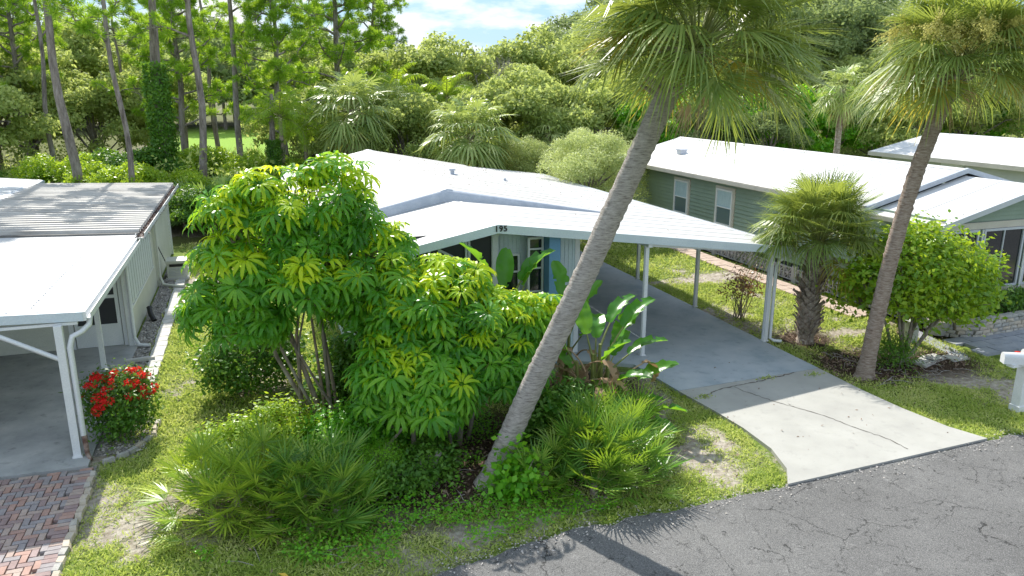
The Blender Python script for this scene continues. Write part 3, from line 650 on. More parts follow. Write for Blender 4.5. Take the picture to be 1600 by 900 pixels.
# main roof left of the corrugated part, flashing between
roof_run(H2, -7.6, -10.2, 2.91, 3.15, 21.5, 33.2, .95, 'roof_clean', .06, .015)
roof_run(H2, -10.2, -14, 3.15, 2.85, 21.5, 33.2, .95, 'roof_clean', .06, .015)
P1(MB().slab([(-7.66, 21.5, 2.935), (-7.48, 21.5, 2.895), (-7.48, 33.2, 2.895), (-7.66, 33.2, 2.935)], .02).bb((-7.5, 21.5, 2.80), (-7.46, 33.2, 2.89)), 'flashing', M['grey_trim'], H2)
P1(MB().tube([(-9.15, 31.2, 3.0), (-9.15, 31.2, 3.22)], [.10, .10], 10).tube([(-9.15, 31.2, 3.22), (-9.15, 31.2, 3.3)], [.16, .13], 10), 'roof_vent', M['grey_trim'], H2)
# side wall: lower cream panel wall with shutter window, back lap-sided part
P1(MB().bb((-3.27, 20.3, 0), (-3.2, 26.6, 2.6)), 'side_wall', M['siding_cream'], H2)
P1(MB().bb((-3.21, 26.6, 0), (-3.13, 26.9, 2.6)), 'wall_trim', M['siding_cream'], H2)
mb = MB().bb((-3.3, 26.9, 0), (-3.22, 32.0, 2.6))
for z in np.arange(.1, 2.5, .125): mb.add([(-3.22, 26.9, z + .125), (-3.22, 32, z + .125), (-3.19, 32, z + .004), (-3.19, 26.9, z + .004)], [(0, 3, 2, 1)]).bb((-3.22, 26.9, z), (-3.19, 32, z + .004))
P1(mb, 'lap_siding', M['siding_cream'], H2)
P1(MB().bb((-3.24, 31.9, 0), (-3.14, 32.05, 2.62)), 'corner_trim', M['white'], H2)
P1(MB().bb((-3.24, 20.22, 0), (-3.12, 20.36, 2.5)), 'corner_trim', M['white'], H2)
wf = P1(MB().bb((-3.2, 20.75, .80), (-3.165, 25.9, .85)).bb((-3.2, 20.75, 2.36), (-3.165, 25.9, 2.41)).bb((-3.2, 20.75, .85), (-3.165, 20.8, 2.36)).bb((-3.2, 25.85, .85), (-3.165, 25.9, 2.36)), 'window', M['white'], H2)
nsh = 12; w = (25.85 - 20.8) / nsh
for i in range(nsh): P1(MB().add([(-3.19, 20.8 + i * w + .02, .86), (-3.165, 20.8 + i * w + w * .5, .86), (-3.19, 20.8 + (i + 1) * w - .02, .86), (-3.19, 20.8 + i * w + .02, 2.35), (-3.165, 20.8 + i * w + w * .5, 2.35), (-3.19, 20.8 + (i + 1) * w - .02, 2.35)], [(0, 1, 4, 3), (1, 2, 5, 4)]), 'shutter_panel', M['shutter'], wf)
P1(MB().bb((-3.2, 20.8, .86), (-3.193, 25.85, 2.35)), 'shutter_backing', M['hollow'], wf)
# back wall of carport, boards
mb = MB().bb((-14, 20.4, 0), (-4.5, 20.48, 2.62))
for z in np.arange(.05, 2.5, .13): mb.add([(-14, 20.4, z + .13), (-4.5, 20.4, z + .13), (-4.5, 20.37, z + .006), (-14, 20.37, z + .006)], [(0, 3, 2, 1)]).bb((-14, 20.37, z), (-4.5, 20.4, z + .006))
P1(mb, 'lap_siding', M['siding_cream'], H2)
P1(MB().bb((-14, 20.3, 2.1), (-4.5, 20.39, 2.2)), 'window_head', M['white'], H2)
for x in (-4.55, -3.36): P1(MB().bb((x, 20.33, 0), (x + .11, 20.43, 2.6)), 'door_jamb', M['white'], H2)
P1(MB().bb((-4.44, 20.34, 2.2), (-3.36, 20.44, 2.6)), 'door_header', M['white'], H2)
dr = P1(MB().bb((-4.42, 20.35, .05), (-3.38, 20.40, .62)).bb((-4.42, 20.35, .62), (-4.34, 20.40, 2.18)).bb((-3.46, 20.35, .62), (-3.38, 20.40, 2.18)).bb((-4.34, 20.35, 1.28), (-3.46, 20.40, 1.36)).bb((-4.34, 20.35, 2.1), (-3.46, 20.40, 2.18)), 'screen_door', M['white'], H2)
P1(MB().bb((-4.34, 20.37, .62), (-3.46, 20.375, 2.1)), 'screen', M['screen'], dr); P1(MB().box((-4.30, 20.33, 1.1), (.03, .04, .12)), 'handle', M['grey_trim'], dr)
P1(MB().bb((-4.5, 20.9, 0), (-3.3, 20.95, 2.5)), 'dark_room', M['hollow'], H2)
post(H2, -3.28, 13.98, 2.44, .12, .04, .10); post(H2, -3.56, 18.6, 2.5, .10, .04, .08)
P1(MB().tube([(-2.83, 14.2, 2.5), (-2.84, 14.15, 2.38), (-2.95, 14.08, 2.28), (-3.1, 14.02, 2.22), (-3.15, 13.99, 2.05), (-3.15, 13.99, .42)], [.05] * 6, 6), 'downspout', M['white'], H2)
P1(MB().tube([(-3.14, 13.98, .42), (-3.12, 13.92, .1), (-3.05, 13.8, .02)], [.045, .04, .03], 8), 'rusty_pipe', M['rust'], H2)
P1(MB().tube([(-3.33, 13.98, 1.85), (-4.25, 13.98, 2.40)], [.045, .045], 4), 'brace', M['white'], H2)
P1(MB().tube([(-3.08, 20.2, 2.5), (-3.10, 20.2, .25), (-3.0, 20.1, .08), (-2.75, 20.05, .06)], [.045] * 4, 6), 'downspout', M['white'], H2)
P1(MB().tube([(-3.11, 26.75, 2.5), (-3.11, 26.7, .3), (-3.0, 26.4, .1), (-2.5, 26.1, .07), (-2.35, 26.05, .07)], [.05] * 5, 6), 'downspout', M['siding_cream'], H2)
tag(MB().box((-2.85, 19.0, .05), (.62, .12, .09), rad(8)).build('landscape_block', M['edging']), 'weathered grey block lying across the gravel strip by the left house', 'block')
cd = MB().tube([(-3.02, 22.7, .35), (-2.98, 22.55, .2), (-2.88, 22.35, .04)], [.07, .07, .07], 10); P1(cd, 'black_drain_pipe', M['black'], H2)
# cooler-like condenser box
ac = thing('air_conditioner', 'beige air conditioner box standing beside the left house wall', 'air conditioner', (-2.65, 27.7, 0))
MB().bb((-.30, -.35, .08), (.30, .35, .58)).build('cabinet', M['siding_cream'], ac); MB().bb((-.33, -.38, .58), (.33, .38, .66)).build('lid', M['siding_cream'], ac)
mb = MB(); [mb.bb((-.24, -.365, .16 + k * .055), (.24, -.35, .19 + k * .055)) for k in range(5)]; mb.build('grille', M['wall_grey'], ac)
MB().bb((-.22, -.368, .46), (.22, -.352, .55)).build('slot', M['black'], ac); MB().bb((-.36, -.4, 0), (.36, .4, .08)).build('pad', M['edging'], ac)
MB().tube([(-.32, .1, .4), (-.42, .15, .7), (-.5, .2, .9), (-.56, .2, 1.1)], [.015] * 4, 6).build('hose', M['black'], ac)
tag(MB().tube([(-2.03, 32.7, 0), (-2.03, 32.7, .05)], [.45, .43], 20).build('manhole_cover', M['carport_floor2']), 'round grey utility lid in the lawn behind the left house', 'lid')

# ================================================================== GREEN HOUSE
H3 = thing('mobile_home', 'sage green sided house with long white roof behind the palms', 'house', (20, 25, 0))
ex, rx3, ze, zt = 16.6, 20.2, 3.0, 3.95; fx3 = 24.0
sl3 = (zt - ze) / (rx3 - ex)
roof_run(H3, ex, rx3, ze, zt, 17.3, 33.5, 1.0, 'roof_clean', .06, .012); roof_run(H3, fx3, rx3, ze, zt, 17.3, 33.5, 1.0, 'roof_clean', .06, .012)
d = .20
roof_run(H3, ex + .1, rx3, ze - d + .03, zt - d, 14.8, 17.28, 1.25, 'roof_clean', .06, .012); roof_run(H3, fx3 - .1, rx3, ze - d + .03, zt - d, 14.8, 17.28, 1.25, 'roof_clean', .06, .012)
P1(MB().slab([(rx3 - .2, 17.3, zt - .03), (rx3, 17.3, zt + .02), (rx3 + .2, 17.3, zt - .03), (rx3 + .2, 33.5, zt - .03), (rx3, 33.5, zt + .02), (rx3 - .2, 33.5, zt - .03)], .02), 'ridge_cap', M['roof_clean'], H3)
strip(H3, 'rake_trim', 'grey_trim', [(ex - .03, ze + .03), (rx3, zt + .04), (fx3 + .03, ze + .03)], 17.19, 17.285, .15)
strip(H3, 'fascia', 'fascia2', [(ex + .06, ze - d + .04), (rx3, zt - d + .02), (fx3 - .06, ze - d + .04)], 14.73, 14.79, .15)
P1(MB().bb((ex - .06, 17.3, ze - .16), (ex - .005, 33.5, ze + .01)).bb((ex - .14, 17.3, ze - .13), (ex - .06, 33.5, ze - .11)).bb((ex - .15, 17.3, ze - .13), (ex - .14, 33.5, ze)), 'gutter', M['trim_cream'], H3)
P1(MB().bb((ex + .04, 14.8, ze - d - .10), (ex + .095, 17.28, ze - d + .02)), 'fascia', M['trim_cream'], H3)
wx = 16.95
mb = MB().bb((wx, 14.95, .1), (wx + .1, 33.0, 2.95))
for z in np.arange(.62, 2.85, .15): mb.add([(wx, 15, z + .15), (wx, 33, z + .15), (wx - .04, 33, z + .006), (wx - .04, 15, z + .006)], [(0, 1, 2, 3)]).bb((wx - .04, 15, z), (wx, 33, z + .006))
tag(P1(mb, 'lap_siding', M['siding_green'], H3), kind='stuff')
P1(MB().bb((wx - .06, 14.88, .55), (wx + .06, 15.02, 2.9)), 'corner_trim', M['trim_cream'], H3)
for a, b in ((27.2, 28.25), (24.1, 25.15)):
    f = window(H3, a, b, 1.22, 2.58, wx - .055, rails=(1.9,), fr=.06, mat='white', axis='y', cur=True, gl='glass_sky')
    P1(MB().bb((wx - .06, a - .1, 1.12), (wx - .01, a, 2.68)).bb((wx - .06, b, 1.12), (wx - .01, b + .1, 2.68)).bb((wx - .06, a, 2.58), (wx - .01, b, 2.68)).bb((wx - .06, a, 1.12), (wx - .01, b, 1.22)), 'window_trim', M['trim_cream'], f)
window(H3, 20.4, 21.4, 1.22, 2.58, wx - .055, rails=(1.9,), fr=.06, mat='white', axis='y', cur=True, gl='glass_sky')
# breeze block skirt
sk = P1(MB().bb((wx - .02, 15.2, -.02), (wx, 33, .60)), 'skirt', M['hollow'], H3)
B = MB(); w = .42; t = .035
for a, b, c_, d_ in ((-w / 2, -w / 2, w / 2, -w / 2 + t), (-w / 2, w / 2 - t, w / 2, w / 2), (-w / 2, -w / 2 + t, -w / 2 + t, w / 2 - t), (w / 2 - t, -w / 2 + t, w / 2, w / 2 - t)): B.bb((-.05, a, b), (.03, c_, d_))
for k in range(4): B.box((-.012, 0, 0), (.05 + .002 * k, w * (1.25 if k % 2 else .92), .03), rx=k * math.pi / 4)
B.tube([(-.055, 0, 0), (.02, 0, 0)], [.055, .055], 8, sm=False)
bme = B.mesh('breeze_block', M['breeze']); y = 15.9; k = 0
while y < 32.6:
    if k % 6 == 5: o = P1(MB().bb((wx - .13, y - .2, -.02), (wx - .03, y + .02, .56)), 'pier', M['breeze'], sk); y += .24
    else:
        o = put('breeze_block', bme, sk, (wx - .07, y, .27))
        y += .425
    k += 1
# front gable wall with windows
mb = MB().add([(wx, 14.98, .1), (23.5, 14.98, .1), (23.5, 14.98, 2.9), (rx3, 14.98, 3.72), (wx, 14.98, 2.9)], [(0, 1, 2, 3, 4)])
for z in np.arange(.1, 3.6, .115):
    xa = wx if z < 2.8 else wx + (z - 2.8) / .264; xb = 23.5 if z < 2.8 else 23.5 - (z - 2.8) / .264
    mb.add([(xa, 14.975, z + .115), (xb, 14.975, z + .115), (xb, 14.955, z + .006), (xa, 14.955, z + .006)], [(0, 3, 2, 1)]).bb((xa, 14.955, z), (xb, 14.975, z + .006))
tag(P1(mb, 'gable_siding', M['siding_green'], H3), kind='stuff')
P1(MB().bb((wx - .02, 14.90, 2.66), (23.5, 14.95, 2.84)), 'window_head', M['trim_cream'], H3); P1(MB().bb((wx - .02, 14.88, .88), (23.5, 14.95, .99)), 'window_sill', M['trim_cream'], H3)
for a, b in ((17.2, 18.2), (18.38, 19.85), (20.0, 21.5), (21.65, 23.1)): window(H3, a, b, 1.0, 2.65, 14.92, mull=((a + b) / 2,), mat='fascia2', fr=.06)
for x in (18.24, 19.88): P1(MB().tube([(x + .04, 14.85, .86), (x + .04, 14.85, 2.65)], [.03, .03], 6), 'downspout', M['white'], H3)
for x, y in ((18.3, 30.2), (17.2, 31.5)):
    z = ze + sl3 * (x - ex); P1(MB().box((x, y, z + .08), (.3, .36, .18)).box((x, y, z + .18), (.36, .42, .05)), 'roof_vent', M['fascia2'], H3)
mb = MB().bb((23.9, 15, 0), (24, 33, 2.9)).bb((17.05, 32.9, 0), (23.9, 33, 2.95)); P1(mb, 'wall', M['siding_green'], H3)
# planter of tumbled stones
pl = thing('stone_planter', 'low curved retaining wall of tumbled stones before the green house', 'planter', (18, 14, 0))
for c in range(5):
    path = [(16.95, 15.0), (16.82, 14.5), (17.05, 14.15), (17.5, 13.98), (19.4, 14.1), (22, 14.4)]
    s = (.12 if c % 2 else .0); tot = 0; z = c * .105
    segs = [(a, b, math.hypot(b[0] - a[0], b[1] - a[1])) for a, b in zip(path[:-1], path[1:])]; Lt = sum(q[2] for q in segs)
    while s < Lt - .12:
        L = random.choice((.2, .26, .3)); m = s + L / 2; acc = 0
        for a, b, l in segs:
            if acc + l >= m: break
            acc += l
        t_ = (m - acc) / l; x = a[0] + (b[0] - a[0]) * t_; y = a[1] + (b[1] - a[1]) * t_
        V0 = np.array([(x_, y_, z_) for z_ in (0, 1) for x_, y_ in ((-.5, -.5), (.5, -.5), (.5, .5), (-.5, .5))], float); V0 += rng.normal(size=V0.shape) * .035
        Vm = np.array([V0[[0, 1, 5, 4]].mean(0) + (0, -.12, 0)])
        o = MB().add(np.vstack([V0 * (L - .016, .17, .095), Vm * (L, .17, .095)]), [(4, 5, 6, 7), (1, 2, 6, 5), (2, 3, 7, 6), (3, 0, 4, 7)]).add(np.vstack([V0 * (L - .016, .17, .095), Vm * (L, .17, .095)]), [(0, 1, 8), (1, 5, 8), (5, 4, 8), (4, 0, 8)]).build('stone', M['stone%d' % random.randrange(3)], pl)
        o.location = (x - 18, y - 14, z); o.rotation_euler = (0, 0, math.atan2(b[1] - a[1], b[0] - a[0])); s += L
tag(MB().slab([(16.9, 14.5, .38), (17.4, 14.07, .38), (22, 14.5, .38), (22, 15, .38), (16.95, 15, .38)], .3).build('planter_soil', M['litter']), kind='structure')
# far right house
H4 = thing('mobile_home', 'pale grey house with white roof behind the green house, right edge', 'house', (36, 30, 0))
roof_run(H4, 31.0, 35.2, 3.05, 3.95, 20, 32.5, 1.2, 'roof_clean', .06, .012); roof_run(H4, 39.4, 35.2, 3.05, 3.95, 20, 32.5, 1.2, 'roof_clean', .06, .012)
P1(MB().bb((31.4, 20.2, 0), (39, 32, 3.0)), 'wall', M['wall_grey'], H4); P1(MB().bb((30.93, 20, 2.86), (30.99, 32.5, 3.06)), 'gutter', M['trim_cream'], H4)
P1(MB().bb((31.3, 27.0, 0), (31.4, 28.2, 2.9)), 'door_surround', M['white'], H4)
window(H4, 23, 24.6, 1.0, 2.3, 31.38, mat='white', axis='y')

# ------------------------------------------------------------------ small things
mbx = thing('mailbox', 'two white rounded mailboxes on a thick white post by the road', 'mailbox', (14.25, 10.2, 0))
MB().bb((-.09, -.09, -.05), (.09, .09, 1.02)).bb((-.11, -.11, 0), (.11, .11, .12)).build('post', M['white'], mbx)
MB().bb((-.42, -.08, .98), (.5, .08, 1.04)).build('arm', M['white'], mbx)
def boxm(x):
    V = []; F = []; k = 9; prof = [(-.09, 0)] + [(-.09 * math.cos(a), .13 + .09 * math.sin(a)) for a in np.linspace(0, math.pi, k)] + [(.09, 0)]; n = len(prof)
    for yy in (-.25, .25): V += [(p[0], yy, p[1]) for p in prof]
    F = [(i, i + n, (i + 1) % n + n, (i + 1) % n) for i in range(n)]
    mb = MB().add(V, F, 0, False).add(V, [list(range(n))]).add(V, [list(range(n, 2 * n))[::-1]])
    b = mb.build('box', M['white'], mbx); b.location = (x, 0, 1.04); b.rotation_euler = (0, 0, rad(62))
    d_ = MB().add(np.array(V[:n]) * (1.06, 1, 1.04) + (0, -.014, 0), [list(range(n))]).bb((-.012, -.29, .10), (.012, -.262, .14)).build('door', M['white'], b)
    MB().bb((.095, -.1, .06), (.102, -.07, .22)).bb((.095, -.1, .18), (.102, .0, .22)).build('flag', M['red'], b)
boxm(-.28); boxm(.26)
pot = thing('planter_pot', 'round moss stained clay pot standing on the walk by the stone planter', 'pot', (16.72, 14.45, .04))
MB().tube([(0, 0, 0), (0, 0, .3), (0, 0, .34), (0, 0, .40)], [.19, .27, .30, .30], 18).build('bowl', M['stone1'], pot); MB().tube([(0, 0, .38), (0, 0, .405)], [.26, .26], 16).build('soil', M['litter'], pot)
tag(MB().bb((15.52, 14.15, -.05), (15.76, 14.39, .52)).bb((15.5, 14.13, .52), (15.78, 14.41, .56)).build('utility_post', M['wall_grey']), 'short square grey utility post standing in grass under the bushy tree', 'post')
for (x, y, a, l) in ((1.4, 10.1, 20, .09), (-.1, 9.35, -30, .11), (1.0, 9.6, 70, .08)):
    r = np.random.default_rng(3); V, F = leaves(np.array([[0, 0, .0]]), np.array([[.2, .1, 1.]]), l * 1.6, .45, r, dirs=np.array([[1., 0, .15]]), fold=.08)
    o = tag(MB().add(V, F).build('fallen_leaf', M['yellow']), {20: 'yellow fallen leaf on the dark ground below the umbrella tree', -30: 'yellow fallen leaf lying in the front grass near the bottom edge', 70: 'small yellow fallen leaf between the palmettos and the road'}[a], 'leaf'); o.location = (x, y, .06); o.rotation_euler = (0, 0, rad(a))
# ================================================================== PLANT BUILDERS
def fan(elev, pet, L, nseg, spread, drop, w, r, bend=.45, fold=.35, r0=.42, pr=.018, costa=.25):
    """one fan leaf: stalk from the origin towards +X, blades radiating from its end; tips pulled down by gravity"""
    P = [np.zeros(3)]; e = elev; st = 6
    for i in range(st):
        P.append(P[-1] + np.array([math.cos(e), 0, math.sin(e)]) * pet / st); e -= bend / st
    mb = MB(); mb.tube(P, np.linspace(pr, pr * .55, len(P)), 4, 1, cap=False)
    d = np.array([math.cos(e), 0, math.sin(e)]); s = np.array([0, 1., 0]); n = np.cross(d, s); n = n if n[2] > 0 else -n
    o = P[-1]; a = np.linspace(-spread, spread, nseg) + r.normal(size=nseg) * .02; da = 2 * spread / nseg
    V = []; 
    for k in range(nseg):
        ca, sa = math.cos(a[k]), math.sin(a[k]); dirn = d * ca + s * sa + n * fold * abs(sa) * .6; dirn /= np.linalg.norm(dirn)
        side = -d * sa + s * ca; ll = L * (1 - .22 * (abs(a[k]) / spread) ** 2) * (1 + r.normal() * .06); oo = o + d * costa * L * max(0, ca) * .5
        tw = r.normal() * .25; side = side * math.cos(tw) + n * math.sin(tw)
        for q, ww in ((.06, .25), (r0, 1.0), (.72, .66), (1.0, .04)):
            pt = oo + dirn * ll * q + np.array([0, 0, -1.]) * drop * ll * max(0, q - r0 * .7) ** 1.8 * (1 + .3 * r.normal() * (q > .9))
            hw = w * ll * r0 * da * .5 * ww * (1 if q > .1 else .25); V += [pt + side * hw, pt - side * hw]
    F = []
    for k in range(nseg):
        b = 8 * k; F += [(b, b + 1, b + 3, b + 2), (b + 2, b + 3, b + 5, b + 4), (b + 4, b + 5, b + 7, b + 6)]
    mb.add(V, F, 0); return mb
def crown_fans(par, top, n, meshes, e_hi, e_lo, name='frond', tilt=(0, 0), az0=0, sc=1, r=rng, rad_=.08):
    """meshes: list of (elevation, [mesh,...]) ; placed around the bud from steep young to hanging old leaves"""
    for i in range(n):
        t = i / max(1, n - 1); e = e_hi + (e_lo - e_hi) * (t ** .85) + r.normal() * 5; az = az0 + i * 137.5 + r.normal() * 9
        k = min(range(len(meshes)), key=lambda q: abs(meshes[q][0] - e)); me = meshes[k][1][int(r.integers(len(meshes[k][1])))]
        M4 = Matrix.Translation(top) @ Matrix.Rotation(rad(tilt[0]), 4, 'X') @ Matrix.Rotation(rad(tilt[1]), 4, 'Y') @ Matrix.Rotation(rad(az), 4, 'Z') @ Matrix.Translation((rad_, 0, -.25 * t)) @ Matrix.Rotation(-rad(e - meshes[k][0]), 4, 'Y') @ Matrix.Rotation(r.normal() * .15, 4, 'X') @ Matrix.Scale(sc * (1 + r.normal() * .07), 4)
        put(name, me, par, M4=M4)
def bake_fans(top, n, meshes, e_hi, e_lo, mats, r, sc=1, rad_=.05, az0=0):
    """same, joined into one crown for palms seen from afar"""
    mb = MB()
    for i in range(n):
        t = i / max(1, n - 1); e = e_hi + (e_lo - e_hi) * t ** .85 + r.normal() * 5; az = az0 + i * 137.5 + r.normal() * 9
        k = min(range(len(meshes)), key=lambda q: abs(meshes[q][0] - e)); src = meshes[k][2][int(r.integers(len(meshes[k][2])))]
        R = np.array(Matrix.Translation(top) @ Matrix.Rotation(rad(az), 4, 'Z') @ Matrix.Translation((rad_, 0, -.2 * t)) @ Matrix.Rotation(-rad(e - meshes[k][0]), 4, 'Y') @ Matrix.Scale(sc * (1 + r.normal() * .08), 4))
        for V, F, mi, sm in src.P: mb.add(V @ R[:3, :3].T + R[:3, 3], F, mi, sm)
    return mb
def fanset(name, mat, elevs, nv, seed, **k):
    S_ = []
    for e in elevs:
        r = np.random.default_rng(seed + int(e) + 200); L_ = [fan(rad(e), r=r, **{**k, 'drop': k['drop'] * (1.25 - .55 * q_), 'spread': k['spread'] * (1 - .12 * q_)}) for q_ in range(nv)]
        S_.append((e, [m.mesh(name, [M[mat], M['petiole']]) for m in L_], L_))
    return S_
FS = dict(pet=.95, L=.92, nseg=50, spread=rad(140), drop=.95, w=1.2, r0=.34)
sab = fanset('frond', 'frond', (78, 55, 34, 14, -4, -25), 3, 11, **FS)
sab_y = fanset('frond', 'frond_y', (5, -20), 2, 31, **{**FS, 'nseg': 30})
sab_d = fanset('dead_frond', 'frond_dead', (-55, -72), 2, 51, **{**FS, 'nseg': 22, 'pet': .7, 'L': .8, 'drop': 1.8, 'spread': rad(80)})
saw = fanset('frond', 'saw', (80, 55, 28, 5), 2, 71, pet=.50, L=.46, nseg=18, spread=rad(115), drop=.06, w=.8, bend=.25, fold=.45, r0=.40, pr=.008, costa=.0)
saw_lit = fanset('frond', 'saw_sunlit', (80, 55, 28, 5), 2, 171, pet=.52, L=.47, nseg=18, spread=rad(115), drop=.06, w=.8, bend=.25, fold=.45, r0=.40, pr=.008, costa=.0)
sawb = fanset('frond', 'saw_blue', (75, 45, 20), 2, 91, pet=.6, L=.60, nseg=20, spread=rad(112), drop=.15, w=1.5, bend=.3, fold=.4, r0=.4, pr=.01, costa=.0)

def palm_trunk(pts, r0, r1, mat, par, rings=.075, name='trunk', k=20):
    P = []; R = []; pts = np.array(pts, float); L = np.sum(np.linalg.norm(np.diff(pts, axis=0), axis=1)); n = int(L / rings)
    # smooth path
    t = np.linspace(0, 1, len(pts)); 
    for i in range(n + 1):
        u = i / n; q = np.array([np.interp(u, t, pts[:, j]) for j in range(3)])
        if 0 < i < n:
            a = np.array([np.interp(max(0, u - .12), t, pts[:, j]) for j in range(3)]); b = np.array([np.interp(min(1, u + .12), t, pts[:, j]) for j in range(3)])
            wgt = .5 * min(1, u / .12, (1 - u) / .12); q = q * (1 - wgt) + (a + b) / 2 * wgt
        q = q + rng.normal(size=3) * (.003, .003, 0)
        P.append(q); base = r0 + (r1 - r0) * min(1, u * 1.0); fl = .45 * math.exp(-u * L / .22)
        R.append(base * (1 + fl) * (1 + .035 * math.sin(i * 2.9) + rng.normal() * .014))
    return MB().tube(P, R, k, jit=.055).build(name, mat, par)

def rosette(n, L, w, e0, e1, r, stalk=.28):
    """umbrella-tree leaf: n leaflets around the end of a stalk"""
    V = []; F = []
    for k in range(n):
        az = 2 * math.pi * k / n + r.normal() * .09; h = np.array([math.cos(az), math.sin(az), 0]); sd = np.array([-math.sin(az), math.cos(az), 0]); up_ = np.array([0, 0, 1.])
        p = h * .05; l = L * (1 + r.normal() * .08); e = e0 + r.normal() * .1; tw = r.normal() * .25; sd = sd * math.cos(tw) + up_ * math.sin(tw); b = len(V)
        for q, ww in ((0, .25), (.22, .8), (.5, 1), (.8, .72), (1, .05)):
            if q: p = p + (h * math.cos(e) + up_ * math.sin(e)) * l * (q - lq); e += (e1 - e0) * (q - lq)
            lq = q; nn = -h * math.sin(e) + up_ * math.cos(e); V += [p + sd * w * .5 * ww + nn * w * .16 * ww, p, p - sd * w * .5 * ww + nn * w * .16 * ww]
        for i in range(4): F += [(b + 3 * i, b + 3 * i + 1, b + 3 * i + 4, b + 3 * i + 3), (b + 3 * i + 1, b + 3 * i + 2, b + 3 * i + 5, b + 3 * i + 4)]
    mb = MB().add(V, F, 0); mb.tube([(0, 0, 0), (0, 0, -stalk)], [.007, .009], 4, 1, cap=False); return mb
ros = [rosette(n, l, .066, e0, e1, np.random.default_rng(n * 7 + i), ) for i, (n, l, e0, e1) in enumerate(((13, .33, .35, -1.5), (14, .34, .2, -1.3), (12, .31, .5, -1.4), (13, .35, .1, -1.1), (12, .33, .4, -1.9)))]
ros_m = [q.mesh('leaf', [M['scheff'], M['petiole']]) for q in ros]; ros_n = [q.mesh('leaf', [M['scheff_sunlit_new'], M['petiole']]) for q in ros[:3]]
def lump_points(lumps, n, r, zmin=-9, jitter=.12, deep=.25):
    A = np.array([(l[3] * l[4] + l[4] * l[5] + l[3] * l[5]) for l in lumps]); A = A / A.sum(); P = []; Nn = []
    while len(P) < n:
        l = lumps[r.choice(len(lumps), p=A)]; u = r.normal(size=3); u /= np.linalg.norm(u); c = np.array(l[:3]); rr = np.array(l[3:6])
        s = 1 - r.random() * deep + r.normal() * jitter; p = c + u * rr * s
        if p[2] < zmin or u[2] < -.75: continue
        if any(np.sum(((p - np.array(m[:3])) / np.array(m[3:6])) ** 2) < .72 for m in lumps if m is not l): continue
        P.append(p); Nn.append(u / rr * rr.mean())
    return np.array(P), unit(np.array(Nn))
def umbrella_tree(label, base, stems, lumps, n, zmin, seed, group=None, sc=1, sunlit_new_frac=.35):
    t = thing('umbrella_tree', label, 'tree', base, 0, group); r = np.random.default_rng(seed); b = np.array(base)
    P, Nn = lump_points(lumps, n, r, zmin, .13, .38)
    Z1 = max(l[2] + l[5] for l in lumps)
    extra = MB(); put_n = 0
    order = np.argsort(-(P[:, 2] - .35 * P[:, 1])); 
    for j, i in enumerate(order):
        up_ = Nn[i] * .75 + np.array([0, -.10, 1.0]) + r.normal(size=3) * .16; s = sc * (.66 + r.random() * .50)
        new = r.random() < sunlit_new_frac * (1.5 if Nn[i][2] > .45 else .8 if Nn[i][2] > .2 else .06); k = int(r.integers(3 if new else 5))  # upward-facing leaves get the paler colour, standing for sun on top
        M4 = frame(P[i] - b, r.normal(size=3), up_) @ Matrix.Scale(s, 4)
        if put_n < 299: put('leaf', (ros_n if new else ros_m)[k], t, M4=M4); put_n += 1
        else:
            R = np.array(M4)
            for V, F, mi, sm in ros[k].P: extra.add(V @ R[:3, :3].T + R[:3, 3], F, mi, sm)
    if extra.P: tag(extra.build('inner_leaves', [M['scheff'], M['petiole']], t), kind='stuff')
    mb = MB(); tips = []
    for (dx, dy, r0) in stems:
        l = lumps[int(r.integers(min(3, len(lumps))))]; tgt = np.array(l[:3]) - b + r.normal(size=3) * .25; p0 = np.array([dx, dy, -.05]); mid = p0 * .5 + tgt * .5 + np.array([dx, dy, 0]) * .8 + (0, 0, .2)
        path = [p0, p0 + (dx * .4, dy * .4, .5), mid, tgt]; mb.tube(path, [r0, r0 * .85, r0 * .6, r0 * .4], 8, jit=.1); tips += [tgt, mid * .4 + tgt * .6]
    mb.build('trunk', M['stem'], t)
    mb = MB(); tips = np.array(tips)
    for i in range(len(P)):
        p = P[i] - b - Nn[i] * .22 - (0, 0, .12); q = tips[np.argmin(np.linalg.norm(tips - p, axis=1) - .0 * p[2])]; m_ = (p + q) / 2 - (0, 0, .12)
        if i % 2 == 0: mb.tube([q, m_, p], [.022, .014, .008], 5, cap=False)
    mb.build('branches', M['stem'], t); return t
def limb_set(mb, base, h0, targets, r0, r, k=7):
    for q in targets:
        q = np.array(q); s = np.array([0, 0, h0 * (.5 + .5 * r.random())]) + np.array(base); m_ = (s + q) / 2 + r.normal(size=3) * .15 * np.linalg.norm(q - s) * .5 + (0, 0, .12 * np.linalg.norm(q - s)); mb.tube([s, s * .6 + m_ * .4, m_, q], [r0, r0 * .8, r0 * .5, r0 * .12], k, jit=.1)
